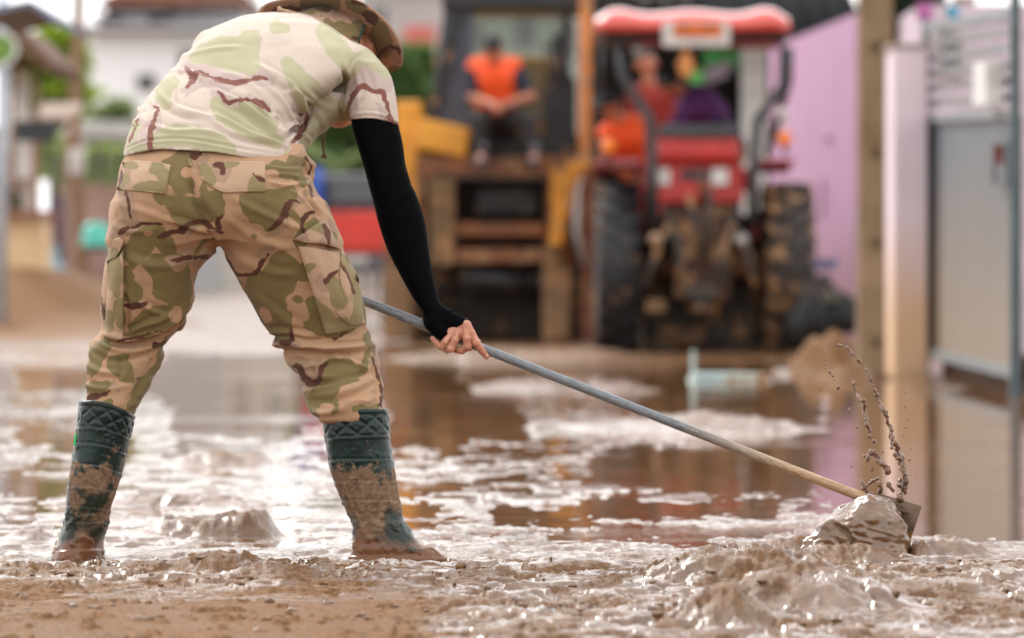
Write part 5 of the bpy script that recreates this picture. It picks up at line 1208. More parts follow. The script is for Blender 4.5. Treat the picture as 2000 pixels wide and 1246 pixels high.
figure('person', 'driver in purple shirt and navy trousers bent over on the tractor seat', dict(
    base=P32(1365,330,.1), pelvis=P32(1392,254,.1), belly=P32(1386,226,.1), chest=P32(1362,202,.0), neck=P32(1336,186,-.02), head=P32(1314,168,-.08),
    shl=P32(1342,212,-.12), shr=P32(1382,196,.14), ell=P32(1322,240,-.15), elr=P32(1350,248,.2), hal=P32(1300,262,.0), har=P32(1318,266,.2),
    hipl=P32(1400,256,.05), hipr=P32(1402,252,.2), knl=P32(1428,268,-.1), knr=P32(1430,262,.3), ftl=P32(1446,300,.2), ftr=P32(1440,300,.5)), PURP, None, NAVY, face=(-.7,-.5,-.4), sleeve=.9)
gar = MB()
for k, (x, y, r) in enumerate(((1338,104,.035),(1342,118,.05),(1334,126,.05),(1344,132,.055),(1338,142,.05))): gar.ball(PX(x,y,30.5), r, 6)
gar.tube([PX(1340,90,30.5), PX(1340,110,30.5)], .012, 6)
tag(gar.build('flower_garland', mat('garland', lin(214,130,92), .8, col2=lin(206,160,84), scale=30), smooth_=True), 'orange and pink flower garland hanging under the tractor canopy', 'garland')

# ---------------------------------------------------------------- red pickup far behind
def pickup():
    Y = 43.; t = thing('pickup_truck', 'red pickup truck seen from behind between worker and backhoe', 'truck', PX(690, 638, Y))
    pr = mat('bright_red_paint', (.70,.05,.03,1), .4)
    part('tailgate', pr, t, (594,786,414,492,Y,.06), bevel=.02); part('body', pr, t, (592,788,424,520,Y+.07,1.7), bevel=.05)
    part('bumper', mat('bumper_grey', (.10,.10,.11,1), .5), t, (590,790,498,534,Y-.12,.14), bevel=.03)
    part('cab', mat('cab_dark_blue', (.05,.05,.06,1), .4), t, (606,774,340,424,Y+1.8,1.4), bevel=.12); part('rear_window', GLASSD, t, (626,754,352,398,Y+1.77,.02), bevel=.01)
    for x in (604, 762): part('tail_light', mat('tail_lens', (.45,.01,.01,1), .2), t, (x,x+16,430,470,Y-.02,.03), bevel=.008)
    part('number_plate', mat('plate_pale', (.5,.5,.48,1), .5), t, (662,718,500,518,Y-.14,.02), bevel=.004)
    for x in (616, 764):
        mb = MB(); mb.lathe(PX(x,587,Y+.45), (1,0,0), [(.16,-.1),(.30,-.11),(.34,-.06),(.34,.06),(.30,.11),(.16,.1)], 24); w = mb.build('wheel', TYRE, t, smooth_=True)
pickup()
mb = MB(); mb.lathe(PX(604,380,44.), (0,0,1), [(.001,-.32),(.16,-.32),(.17,-.1),(.165,.0),(.17,.1),(.16,.3),(.001,.3)], 20)
t = tag(mb.build('water_barrel', mat('blue_plastic', (.02,.09,.42,1), .4), smooth_=True), 'blue plastic barrel standing on a stand beside the worker\'s hip', 'barrel')
st = thing('barrel_stand', 'grey wooden stand under the blue barrel', 'stand', PX(604, 635, 44.))
for dx in (-14, 10): part('leg', WOOD, st, (604+dx,604+dx+5,434,636,43.85,.06), bevel=.005); part('leg', WOOD, st, (604+dx,604+dx+5,434,636,44.15,.06), bevel=.005)
part('top', WOOD, st, (586,624,426,436,43.8,.45), bevel=.005)

# ---------------------------------------------------------------- street side right: pole, wall end, gate, pink wall
Yp = 26.8; pc = PX(1712, 716, Yp); t = thing('utility_pole', 'square grey-brown concrete pole standing in the mud beside the gate', 'pole', pc)
mb = MB(); v = [Vector((x, y, z)) for z, s in ((-.1, .122), (6.5, .105)) for x, y in ((-s,-s),(s,-s),(s,s),(-s,s))]
mb.add([q+Vector((pc[0], Yp+.12, 0)) for q in v], [(0,3,2,1),(4,5,6,7),(0,1,5,4),(1,2,6,5),(2,3,7,6),(3,0,4,7)]); mb.build('shaft', mat('pole_concrete', lin(140,118,92), .9, col2=lin(112,90,66), scale=2.2, bumps=.4), t, bevel=.015)
for py_ in (92, 475, 668, 300):
    mb = MB(); c_ = PX(1712, py_, Yp-.002); mb.lathe(c_, (0,-1,0), [(.001,.0),(.030,.0),(.034,.006),(.038,.004),(.038,-.01)], 14); mb.build('bolt_hole', mat('hole_dark', lin(96,78,60), .9), t)
def stained(name, c1, c2, z0, z1, rough=.8, n_s=2.5, c3=None):
    """painted wall with a tide mark of dried mud up to about z0..z1"""
    m, nt, b = nodes(name); c = N(nt, 'ShaderNodeNewGeometry').outputs['Position']; sep = N(nt, 'ShaderNodeSeparateXYZ'); nt.links.new(c, sep.inputs[0])
    n = noise_node(nt, n_s, 5, .6, c); a = N(nt, 'ShaderNodeMath', operation='MULTIPLY_ADD'); a.inputs[1].default_value = .5; nt.links.new(n.outputs[0], a.inputs[0]); nt.links.new(sep.outputs['Z'], a.inputs[2])
    base = mixc(nt, ramp(nt, n.outputs[0], .4, .7), c1, c3 or tuple(q*.9 for q in c1[:3])+(1,))
    nt.links.new(mixc(nt, ramp(nt, a.outputs[0], z0+.25, z1+.25), c2, base), b.inputs['Base Color']); b.inputs['Roughness'].default_value = rough; bump(nt, b, noise_node(nt, 20, 4, .6, c).outputs[0], .2, .01); return m
PALE = stained('pale_pink_render', (.74,.62,.68,1), lin(208,174,140), .3, 1.05); PINK = stained('pink_render', lin(182,140,172), lin(146,104,112), .2, 1.1, n_s=1.4)
GATE = stained('grey_gate_sheet', lin(84,92,100), lin(132,117,100), .3, 1.5, .5, n_s=1.3)
wp = thing('wall_pier', 'pale pink rendered wall end with a dried mud tide mark beside the gate', 'wall', PX(1778, 730, 25.2))
mb = MB(); a, b_ = PX(1745, 735, 25.2), PX(1812, 94, 25.2); mb.box(a[0], b_[0], 25.2, 25.75, -.1, b_[2]); mb.build('render', PALE, wp, bevel=.015)
mb = MB(); mb.box(a[0]-.02, b_[0]+.02, 25.18, 25.78, b_[2]+.002, b_[2]+.03); mb.build('coping', mat('coping_grey', lin(176,160,150), .8), wp, bevel=.008)
def gate():
    mat('teal_post', lin(72,88,94), .5)
    A = np.array([2.775, 25.6]); B = np.array([2.77, 21.0]); t = thing('metal_gate', 'grey sheet metal gate with barred top and muddy lower half', 'gate', (A[0], 23.2, 0))
    P = lambda s, z, o=0.: (A[0]+(B[0]-A[0])*s-o, A[1]+(B[1]-A[1])*s, z*(1-.085*s))
    fr = mat('gate_frame', lin(128,132,134), .5, .2, scale=8)
    for s0, s1 in ((.01,.337),(.340,.662),(.665,.985)):
        mb = MB(); mb.add([P(s0,.12),P(s1,.12),P(s1,1.66),P(s0,1.66),P(s0,.12,-.03),P(s1,.12,-.03),P(s1,1.66,-.03),P(s0,1.66,-.03)], [(0,1,2,3),(7,6,5,4),(0,4,5,1),(1,5,6,2),(2,6,7,3),(3,7,4,0)]); mb.build('sheet_panel', GATE, t)
    for z in (.13, 1.68, 2.28): mb = MB(); mb.bar(P(0,z,.012), P(1,z,.012), .05, .06); mb.build('rail', fr, t, bevel=.004)
    for k in range(5): z = 1.78+k*.10; mb = MB(); mb.bar(P(0,z,.0), P(1,z,.0), .02, .045); mb.build('bar', mat('bar_grey', lin(128,126,128), .5, .3), t)
    for s in (0,): mb = MB(); mb.bar(P(s,.0,.02), P(s,2.34,.02), .05, .06); mb.build('post', fr if s < 1 else mat('teal_post', lin(72,88,94), .5), t, bevel=.004)
    mb = MB(); mb.bar(P(1.02,-.1,.03), P(1.02,3.2,.03), .055, .06); mb.build('post', mat('teal_post', ()), t, bevel=.004, label='teal end post of the gate')
    mb = MB(); a = P(.86,1.60,.06); 
    mb.bar(P(.80,1.86,.09), P(.93,1.86,.09), .10, .24); mb.build('meter_box', WHITE, t, bevel=.01)
    for z0, z1, s0, s1 in ((1.25,1.25,.84,.97),(1.5,1.5,.84,.97)): mb = MB(); mb.bar(P(s0,z0,.04), P(s1,z1,.04), .02); mb.build('latch_frame', mat('teal_post', ()), t)
    for s in (.84,.97): mb = MB(); mb.bar(P(s,1.24,.04), P(s,1.51,.04), .02); mb.build('latch_frame', mat('teal_post', ()), t)
    mb = MB(); mb.bar(P(.90,1.38,.05), P(.90,1.50,.05), .05, .02); mb.build('latch', mat('faded_red', lin(150,84,76), .6), t)
    mb = MB(); mb.box(2.86, 2.95, 20.8, 25.5, -.1, .20); mb.build('gap_shade', mat('gap_shade_brown', lin(90,62,40), .8), t)  # dark brown strip stands in for the shaded gap below the gate
gate()
def pink_wall():
    t = thing('pink_wall', 'bright pink rendered house wall behind the concrete pole', 'wall', (3.1, 38, 0))
    A, B = np.array([2.90, 40.5]), np.array([3.30, 34.9]); d = B-A; n = np.array([-d[1], d[0]]); n = n/np.linalg.norm(n)*-.18
    mb = MB(); q = [(A[0],A[1]),(B[0],B[1]),(B[0]+n[0],B[1]+n[1]),(A[0]+n[0],A[1]+n[1])]; q = [(x+.0, y) for x, y in q]
    mb.add([(x, y, -.1) for x, y in q]+[(x, y, 2.98) for x, y in q], [(0,3,2,1),(4,5,6,7),(0,1,5,4),(1,2,6,5),(2,3,7,6),(3,0,4,7)]); mb.build('render', PINK, t)
    mb = MB(); mb.box(2.84, 2.95, 40.45, 40.7, -.1, 3.0); mb.build('corner_strip', mat('corner_pale', lin(200,186,194), .8), t, bevel=.01)
    for x, y0, y1 in ((1618,268,330),): mb = MB(); mb.tube([PX(x-6,y0+10,36.4), PX(x,y0,36.3), PX(x+7,y0+12,36.3), PX(x+7,y1,36.4)], .012, 8); mb.build('wall_hook', DSTEEL, t)
    mb = MB(); mb.tube([PX(1606,430,36.6), PX(1607,350,36.6)], .015, 8); mb.build('wall_pipe', mat('pipe_mauve', lin(160,110,150), .6), t)
pink_wall()
for k, (x, y, w, h_, Y_, cl, nm, lab) in enumerate((
    (1614,517,46,18,29.6,lin(100,116,160),'plastic_tray','blue plastic tray on the clutter at the foot of the pink wall'),
    (1604,572,46,50,29.9,(.10,.07,.065,1),'rubbish_sack','dark brown sack piled against the pink wall'),
    (1645,612,54,56,29.4,(.02,.02,.022,1),'rubbish_sack','black sack beside the foot of the concrete pole'),
    (1626,582,34,16,29.2,lin(120,122,112),'plastic_tub','grey green tub lying on the black sacks'),
    (1590,620,50,60,29.7,(.03,.03,.03,1),'rubbish_sack','black sack squeezed behind the right tractor tyre'))):
    if 'sack' in nm:
        F = Field(PX(x-w, y+h_, Y_)-.15, PX(x+w, y-h_, Y_)+.25, .02); r = h_/2/250.*1.25
        F.cone(PX(x-w*.25,y+h_*.15,Y_+.1), PX(x+w*.2,y+h_*.1,Y_+.1), r, r*.9, .05); F.cone(PX(x,y,Y_+.1), PX(x+3,y-h_*.5,Y_+.1), r*.7, .05, .06)
        v, f = F.mesh(); v = v+vnormals(v, f)*(noise3(v*12, k)*.03)[:, None]; tag(mkobj(nm, v, f, simple('sack_%s' % 'abcde'[k], tuple(c_*.5 for c_ in cl[:3])+(1,), .8)), lab, 'sack')
    else:
        mb = MB(); c_ = PX(x,y,Y_); hw, hh = w/2/255, h_/2/255
        mb.add([(c_[0]-hw*.8,Y_,c_[2]-hh),(c_[0]+hw*.8,Y_,c_[2]-hh),(c_[0]+hw*.8,Y_+.3,c_[2]-hh),(c_[0]-hw*.8,Y_+.3,c_[2]-hh),(c_[0]-hw,Y_-.03,c_[2]+hh),(c_[0]+hw,Y_-.03,c_[2]+hh),(c_[0]+hw,Y_+.33,c_[2]+hh),(c_[0]-hw,Y_+.33,c_[2]+hh)], [(0,3,2,1),(0,1,5,4),(1,2,6,5),(2,3,7,6),(3,0,4,7)])
        mb.box(c_[0]-hw*1.08, c_[0]+hw*1.08, Y_-.05, Y_+.35, c_[2]+hh*.9, c_[2]+hh*1.02); tag(mb.build(nm, simple(nm+'_plastic', cl, .5), bevel=.004), lab, 'tray' if 'tray' in nm else 'tub')
# debris standing and lying in the flood water
ds = thing('broken_stool', 'pale blue broken stool lying in the flood water behind the pole', 'stool', PX(1420, 745, 23.6)); PB = mat('pale_blue_plastic', lin(160,190,196), .5, col2=lin(190,200,190), scale=9, mud=.2)
mb = MB(); mb.bar(PX(1348,736,23.6), PX(1503,738,23.6), .12, .06); mb.build('seat', PB, ds, bevel=.02)
for x in (1352, 1500): mb = MB(); mb.bar(PX(x,742,23.6), PX(x,752,23.5), .05, .04); mb.build('leg', PB, ds, bevel=.01)
mb = MB(); mb.bar(PX(1354,732,23.65), PX(1354,684,23.65), .028); mb.build('leg', PB, ds, bevel=.01)

# ---------------------------------------------------------------- buildings behind
def window(t, x0, x1, y0, y1, Y, fm, gm=None, nx=2):
    fr = MB(); w = 3
    for q in ((x0,x1,y0,y0+w),(x0,x1,y1-w,y1),(x0,x0+w,y0+w,y1-w),(x1-w,x1,y0+w,y1-w)): pbox(fr, *q, Y-.06, .08)
    for k in range(1, nx): xx = x0+(x1-x0)*k/nx; pbox(fr, xx-1, xx+1, y0+w, y1-w, Y-.05, .06)
    f = fr.build('window', fm, t); part('pane', gm or GLASSD, f, (x0+w,x1-w,y0+w,y1-w,Y-.02,.015), bevel=0); return f
def house_white():
    Y = 110.; t = thing('white_house', 'white two storey house with brown roof far behind the worker\'s back', 'house', PX(350, 561, Y)); w_ = mat('white_render', (.90,.90,.90,1), .8, col2=(.87,.87,.88,1), scale=.4)
    part('wall', w_, t, (163,500,56,560,Y,8), bevel=.05); part('wall', w_, t, (330,480,-60,56,Y+1,6), bevel=.05, label='upper storey wall')
    rf = mat('brown_roof', lin(150,106,88), .8); mb = MB(); mb.prism([PX(155,58,Y-.8), PX(510,58,Y-.8), PX(510,46,Y-.8), PX(155,48,Y-.8)], (0,9,0)); mb.build('balcony_slab', mat('pale_grey_slab', (.45,.46,.5,1), .7), t)
    mb = MB(); mb.prism([PX(185,8,Y-.6), PX(500,8,Y-.6), PX(470,-20,Y-.6), PX(250,-30,Y-.6)], (0,8,0)); mb.build('roof', rf, t)
    mb = MB(); mb.prism([PX(180,30,Y-.4), PX(330,12,Y-.4), PX(330,20,Y-.4), PX(180,38,Y-.4)], (0,6,0)); mb.build('eave', mat('eave_brown', lin(110,80,70), .8), t)
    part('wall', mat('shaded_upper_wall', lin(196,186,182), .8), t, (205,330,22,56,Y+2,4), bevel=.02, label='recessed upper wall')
    for x0, x1 in ((208,232), (288,322)): window(t, x0, x1, 20, 52, Y+2, mat('brown_frame', lin(104,78,66), .7))
    window(t, 268, 304, 146, 178, Y, mat('brown_frame', ())); window(t, 430, 462, 100, 150, Y, mat('brown_frame', ()))
    window(t, 350, 380, 100, 150, Y, mat('brown_frame', ()))
    for k in range(12): xx = 240+k*4; part('baluster', mat('baluster_grey', (.55,.56,.6,1), .7), t, (xx,xx+1.4,30,46,Y-.6,.08), bevel=0)
    part('handrail', mat('baluster_grey', ()), t, (190,330,27,30,Y-.62,.1), bevel=0)
house_white()
def tree(name, label, x, y0, y1, Y, rx, n, cols, ls=.28, group='trees behind the street'):
    """trunk with limbs, crown of loose leaf clumps: y0 top of the crown, y1 its underside"""
    top, bot = PX(x, y0, Y), PX(x, y1, Y); base = np.array([top[0], Y, 0.]); t = thing(name, label, 'tree', base, group)
    H = top[2]; zb = bot[2]; R_ = rx*Y/FPX; mb = MB(); mb.tube([base, base+np.array([.05,0,zb*.6]), base+np.array([-.05,0,(H+zb)/2])], [.16*R_**.4, .12*R_**.4, .04], 8)
    for k in range(7):
        a = k*2.4; z = zb*.7+(H-zb)*.15*(k % 3); mb.tube([base+np.array([0,0,z]), base+np.array([math.cos(a)*R_*.4, math.sin(a)*R_*.4, z+(H-zb)*.3]), base+np.array([math.cos(a)*R_*.75, math.sin(a)*R_*.75, z+(H-zb)*.5])], [.07, .05, .02], 6)
    mb.build('trunk', BWOOD, t, smooth_=True)
    rg = np.random.RandomState(int(x*7+Y) % 9973); nc = max(14, n//90); cc = rg.randn(nc, 3); cc /= np.linalg.norm(cc, axis=1)[:, None]; cc *= (rg.rand(nc, 1)**.45)*.85
    C = np.array([base[0], Y, (H+zb)/2])+cc*np.array([R_, R_, (H-zb)/2]); k = rg.randint(0, nc, n); cr_ = (.16+.16*rg.rand(nc))*R_
    p = C[k]+rg.randn(n, 3)*.55*cr_[k][:, None]; a = rg.randn(n, 3); a /= np.linalg.norm(a, axis=1)[:, None]; b = np.cross(a, rg.randn(n, 3)); b /= np.linalg.norm(b, axis=1)[:, None]; s = ls*(.5+rg.rand(n, 1))
    v = np.stack([p-a*s, p-b*s*.45, p+a*s, p+b*s*.45], 1).reshape(-1, 3); f = np.arange(4*n).reshape(-1, 4)
    mkobj('crown', v, f, leaf(cols), t, False); return t
def leaf(k):
    key = 'leaf_'+k
    if key not in M:
        c1, c2_ = {'lime': ((.26,.36,.03,1),(.17,.26,.03,1)), 'mid': ((.10,.17,.05,1),(.05,.10,.03,1)), 'pale': ((.20,.25,.10,1),(.13,.18,.07,1)), 'dark': ((.03,.06,.02,1),(.02,.035,.012,1))}[k]
        m, nt, b = nodes(key); n = noise_node(nt, 1.5, 4, .6, coords(nt)); nt.links.new(mixc(nt, ramp(nt, n.outputs[0], .35, .65), c1, c2_), b.inputs['Base Color']); b.inputs['Roughness'].default_value = .55
        tr = N(nt, 'ShaderNodeBsdfTranslucent'); tr.inputs['Color'].default_value = tuple(min(1, q*1.6) for q in c1[:3])+(1,); mx = N(nt, 'ShaderNodeMixShader'); mx.inputs[0].default_value = .35
        nt.links.new(b.outputs[0], mx.inputs[1]); nt.links.new(tr.outputs[0], mx.inputs[2]); nt.links.new(mx.outputs[0], [q for q in nt.nodes if q.type == 'OUTPUT_MATERIAL'][0].inputs['Surface']); M[key] = m
    return M[key]
tree('tree', 'bushy green tree behind the brown hut roof on the left', 104, 50, 250, 76, 66, 5200, 'lime')
tree('tree', 'small round tree in front of the white house', 226, 205, 300, 92, 42, 2600, 'pale')
tree('tree', 'leafy green tree seen in the gap under the worker\'s arm', 668, 150, 400, 72, 92, 5200, 'mid')
tree('tree', 'tall green tree left of the backhoe cab', 800, 80, 330, 80, 62, 4200, 'mid')
tree('tree', 'dark tree above the barred gate on the right', 1768, -90, 96, 33, 62, 4200, 'dark', .12)
def hedge(name, label, x0, x1, y0, y1, Y, n, c):
    a, b = PX(x0, y1, Y), PX(x1, y0, Y); rg = np.random.RandomState(3); p = rg.rand(n, 3)*np.array([b[0]-a[0], 1.4, b[2]-a[2]])+np.array([a[0], Y, a[2]]); p[:, 2] += .12*np.sin(p[:, 0]*3)+.08*np.sin(p[:, 0]*7.3)
    q = rg.randn(n, 3); q /= np.linalg.norm(q, axis=1)[:, None]; w = np.cross(q, rg.randn(n, 3)); w /= np.linalg.norm(w, axis=1)[:, None]; s = .13*(.5+rg.rand(n, 1))
    v = np.stack([p-q*s, p-w*s*.5, p+q*s, p+w*s*.5], 1).reshape(-1, 3); t = thing(name, label, 'hedge', ((a[0]+b[0])/2, Y, 0)); mkobj('foliage', v, np.arange(4*n).reshape(-1, 4), leaf(c), t, False)
    mb = MB(); 
    for k in range(8): xx = a[0]+(b[0]-a[0])*(k+.5)/8; mb.tube([(xx, Y+.7, 0), (xx+.1, Y+.7, b[2]-.3)], .04, 6)
    mb.build('stems', BWOOD, t)
hedge('hedge', 'bright lime green hedge behind the wire fence on the left', 70, 262, 284, 356, 62, 5200, 'lime')
hedge('hedge', 'pale green bushes beyond the pickup', 560, 760, 300, 372, 60, 3600, 'pale')
# wire fence and board fence left
t = thing('wire_fence', 'thin grey wire fence with slim posts in front of the lime hedge', 'fence', PX(160, 600, 58))
fm = mat('fence_grey', lin(150,150,150), .6, .3)
for k in range(9): part('post', fm, t, (72+k*22,75+k*22,262,560,58,.06), bevel=0)
for k in range(9): part('wire', fm, t, (70,255,268+k*14,269.4+k*14,58.07,.01), bevel=0)
t = thing('board_fence', 'brown board fence under the lime hedge', 'fence', PX(210, 600, 56))
for k in range(13): part('board', mat('fence_board', lin(166,138,126), .8, col2=lin(140,112,100), scale=2), t, (128+k*10.2,137.2+k*10.2,362+rs.uniform(-3,3),600,56,.04), bevel=.004)
for y in (390, 470): part('rail', BWOOD, t, (126,262,y,y+7,56.05,.06), bevel=0)
t = thing('low_wall', 'low pale grey wall and roofed shed in front of the white house', 'shed', PX(205, 580, 84))
part('wall', mat('pale_grey_wall', (.42,.42,.42,1), .8), t, (160,420,262,575,84,3), bevel=.03); mb = MB(); mb.prism([PX(155,264,83.6), PX(430,272,83.6), PX(420,244,83.6), PX(165,236,83.6)], (0,4,0)); mb.build('roof', mat('pale_roof', (.55,.56,.55,1), .6), t)
# tall wooden pole
pw = PX(150, 611, 50); t = thing('wooden_pole', 'tall weathered wooden pole with a pale painted band on the left', 'pole', (pw[0], 50, 0))
mb = MB(); mb.tube([(pw[0]+.03*math.sin(k), 50, -.1+k*.55) for k in range(10)], [.098-.003*k for k in range(10)], 14); mb.build('shaft', mat('pole_wood', lin(150,118,94), .85, col2=lin(118,90,68), scale=3), t, smooth_=True)
mb = MB(); z0, z1 = PX(150,342,50)[2], PX(150,292,50)[2]; mb.lathe((pw[0], 50, z0), (0,0,1), [(.100,0),(.104,.01),(.104,z1-z0-.01),(.098,z1-z0)], 18); mb.build('painted_band', mat('band_pale', (.62,.58,.56,1), .7), t, smooth_=True)
# roadside stall on the far left
def stall():
    t = thing('roadside_hut', 'brown roofed wooden hut with yellowish boards on the far left', 'hut', PX(40, 640, 42))
    rfm = mat('hut_roof', lin(112,80,62), .85, col2=lin(84,58,44), scale=3); A = PX(-60,136,41.5); B = PX(98,136,41.5)
    mb = MB(); mb.prism([PX(-90,30,41.5), PX(20,44,41.5), PX(100,118,41.5), PX(92,140,41.5), PX(10,74,41.5), PX(-90,60,41.5)], (0,3,0)); mb.build('roof', rfm, t)
    mb = MB(); mb.prism([PX(-80,62,41.9), PX(8,78,41.9), PX(84,136,41.9), PX(-80,140,41.9)], (0,.05,0)); mb.build('gable', mat('gable_brown', lin(92,60,44), .85), t)
    for x in (20, 64): part('post', mat('stall_post', lin(150,120,100), .8), t, (x,x+11,136,600,42.2,.1), bevel=.005)
    for x0, x1, y0, y1 in ((34,56,140,250),(33,54,275,400),(2,18,140,300)): part('white_panel', WHITE, t, (x0,x1,y0,y1,43,.04), bevel=.004)
    part('back_wall', mat('stall_wall', lin(206,190,182), .8), t, (-60,66,250,600,44,.1), bevel=0)
    for k in range(8): part('board', mat('yellow_board', lin(232,206,164), .75, col2=lin(214,182,138), scale=3), t, (-2+k*13,10+k*13,424+rs.uniform(-2,2),560,42.0,.03), bevel=.003)
    part('counter_top', mat('counter_red', lin(150,98,76), .7), t, (-30,104,412,422,41.8,.6), bevel=.005)
    part('shelf', mat('stall_post', ()), t, (-20,60,350,356,42.6,.4), bevel=0)
stall()
for k, (x0, x1, y0, y1, cl, lab) in enumerate(((8,22,370,410,lin(104,60,46),'small reddish box on the hut counter'), (24,40,382,411,lin(84,92,70),'green brown box beside the red box on the hut counter'))):
    mb = MB(); pbox(mb, x0, x1, y0, y1, 41.9, .3); pbox(mb, x0-1, x1+1, y0-2, y0+1, 41.88, .34); tag(mb.build('box', simple('box_%s' % 'ab'[k], cl, .7), bevel=.006), lab, 'box')
t = thing('low_roof', 'low grey brown roof beside the hut carrying the dark signboard', 'shelter', PX(90, 630, 47))
corrugated('roofing', mat('grey_roofing', lin(168,146,132), .7), t, PX(48,0,47)[0], PX(134,0,47)[0], 47, 49, PX(0,236,47)[2], PX(0,190,47)[2])
for x in (54, 124): part('post', mat('stall_post', ()), t, (x,x+6,236,600,47.1,.08), bevel=0)
t = thing('dark_signboard', 'blank charcoal signboard hanging in front of the hut', 'sign', PX(68, 276, 41)); part('board', mat('sign_dark', (.030,.033,.042,1), .5), t, (28,109,240,274,41,.05), bevel=.01)
for q in ((26,111,237,240,40.98,.07), (26,111,274,277,40.98,.07), (66,68,150,237,41,.03)): part('frame_bar', DSTEEL, t, q, bevel=0)
t = thing('sign_post', 'slim blue grey metal post at the left edge', 'post', PX(4, 640, 40)); mb = MB(); q = PX(4, 640, 40); mb.tube([(q[0], 40, -.1), (q[0], 40, 3.9)], .055, 12); mb.build('tube', mat('post_blue_grey', lin(176,188,200), .5), t, smooth_=True)
t = thing('round_sign', 'round green sign with white rim cut by the left edge', 'sign', PX(0, 96, 39.9)); mb = MB(); mb.lathe(PX(0,96,39.9), (0,-1,0), [(.001,.012),(.150,.012),(.150,0),(.001,0)], 32); mb.build('face', mat('sign_green', (.16,.30,.05,1), .5), t)
mb = MB(); mb.lathe(PX(0,96,39.9), (0,-1,0), [(.151,-.01),(.151,.016),(.190,.016),(.190,-.01),(.151,-.01)], 32); mb.build('rim', WHITE, t)
# mint tub on a dark stool, tarp, crates
mb = MB(); mb.lathe(PX(188,481,48), (0,0,1), [(.185,0),(.19,.03),(.175,.06),(.165,.2),(.12,.28),(.001,.29)], 28); tag(mb.build('mint_tub', mat('mint_plastic', (.10,.62,.50,1), .4), smooth_=True), 'upturned mint green plastic tub right of the wooden pole', 'tub')
t = thing('stool', 'dark stool carrying the mint green tub', 'stool', PX(188, 625, 48)); part('seat', DGREY, t, (170,207,482,490,47.85,.3), bevel=.005)
for x in (172, 200):
    for d in (47.87, 48.1): part('leg', mat('stool_leg', lin(90,60,66), .7), t, (x,x+5,490,626,d,.04), bevel=0)
F = Field(PX(70,560,45)-.1, PX(130,440,45)+np.array([.1,.5,.1]), .03); F.cone(PX(88,536,45.2), PX(112,536,45.2), .10, .12, .05); F.cone(PX(100,536,45.2), PX(108,478,45.2), .10, .03, .05)
v, f = F.mesh(); v = v+vnormals(v, f)*(noise3(v*7, 2)*.03)[:, None]; tag(mkobj('tarpaulin', v, f, mat('pale_blue_tarp', lin(140,178,196), .6)), 'crumpled pale blue tarpaulin at the foot of the wooden pole', 'tarp')
for k, (x, y, cl, lab) in enumerate(((112,490,lin(84,70,96),'dusky purple crate at the bottom of the stack by the wooden pole'), (113,446,lin(120,96,116),'mauve crate in the middle of the stack by the wooden pole'), (112,406,lin(96,84,110),'topmost crate of the stack by the wooden pole'))):
    c_ = PX(x, y, 50.5); mb = MB(); mb.box(c_[0]-.11, c_[0]+.11, 50.5, 50.8, c_[2]-.125, c_[2]+.125)
    for dz in (-.1, 0, .1): mb.box(c_[0]-.12, c_[0]+.12, 50.49, 50.81, c_[2]+dz-.012, c_[2]+dz+.012)
    tag(mb.build('crate', simple('crate_%s' % 'abc'[k], cl, .7)), lab, 'crate', 'crates stacked by the wooden pole')
mb = MB(); mb.prism([PX(-40,20,33), PX(60,0,33), PX(108,34,33), PX(104,44,33), PX(58,10,33), PX(-40,34,33)], (0,2.5,0)); t = thing('awning', 'blue grey awning in the top left corner', 'awning', PX(20, 40, 33)); mb.build('sheet', mat('awning_blue', lin(120,130,156), .6), t)
mb = MB(); mb.bar(PX(-30,24,33.1), PX(-30,760,33.1), .06); mb.build('post', DSTEEL, t)

# dark shop house behind the tractor
def shop():
    Y = 47.; t = thing('shop_house', 'dark open fronted shop house behind the tractor', 'house', PX(1370, 627, Y)); dk = mat('shop_interior_shade', (.022,.018,.016,1), .85, col2=(.014,.012,.011,1), scale=1)  # near-black wall colour holds the shade of the shop's interior
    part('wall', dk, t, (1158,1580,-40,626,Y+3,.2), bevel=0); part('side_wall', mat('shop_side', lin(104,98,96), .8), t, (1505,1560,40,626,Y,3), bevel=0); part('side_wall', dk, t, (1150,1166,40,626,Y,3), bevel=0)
    part('pillar', WHITE, t, (1450,1496,78,626,Y-.5,.3), bevel=.01, label='white pillar')
    part('lintel', mat('lintel_grey', (.30,.29,.28,1), .8), t, (1240,1420,-6,8,Y-.5,.2), bevel=.01); part('shelf', BWOOD, t, (1180,1440,300,306,Y+2.4,.5), bevel=0); part('shelf', BWOOD, t, (1180,1440,420,426,Y+2.4,.5), bevel=0)
    gm_ = mat('roofing_charcoal', (.016,.017,.019,1), .9, spec=.08)
    x0, x1 = PX(1385,0,44)[0], PX(1690,0,44)[0]; corrugated('roof', gm_, t, x0, x1, 43.6, 50.5, PX(0,66,43.6)[2], PX(0,-60,50.5)[2]+.4, .25, .04)
    x0, x1 = PX(1150,0,46)[0], PX(1390,0,46)[0]; corrugated('roof', mat('roofing_brown', (.03,.025,.022,1), .9, spec=.08), t, x0, x1, 46, 50.5, PX(0,14,46)[2], PX(0,-60,50.5)[2]+.4, .25, .04)
shop()
t = thing('green_awning', 'green cloth awning under the shop roof behind the tractor', 'awning', PX(1390, 150, 45)); GC = mat('green_cloth', (.05,.26,.06,1), .8)
mb = MB(); mb.prism([PX(1376,96,45), PX(1446,100,45), PX(1446,134,45), PX(1376,128,45)], (0,.04,0)); mb.build('valance', GC, t)
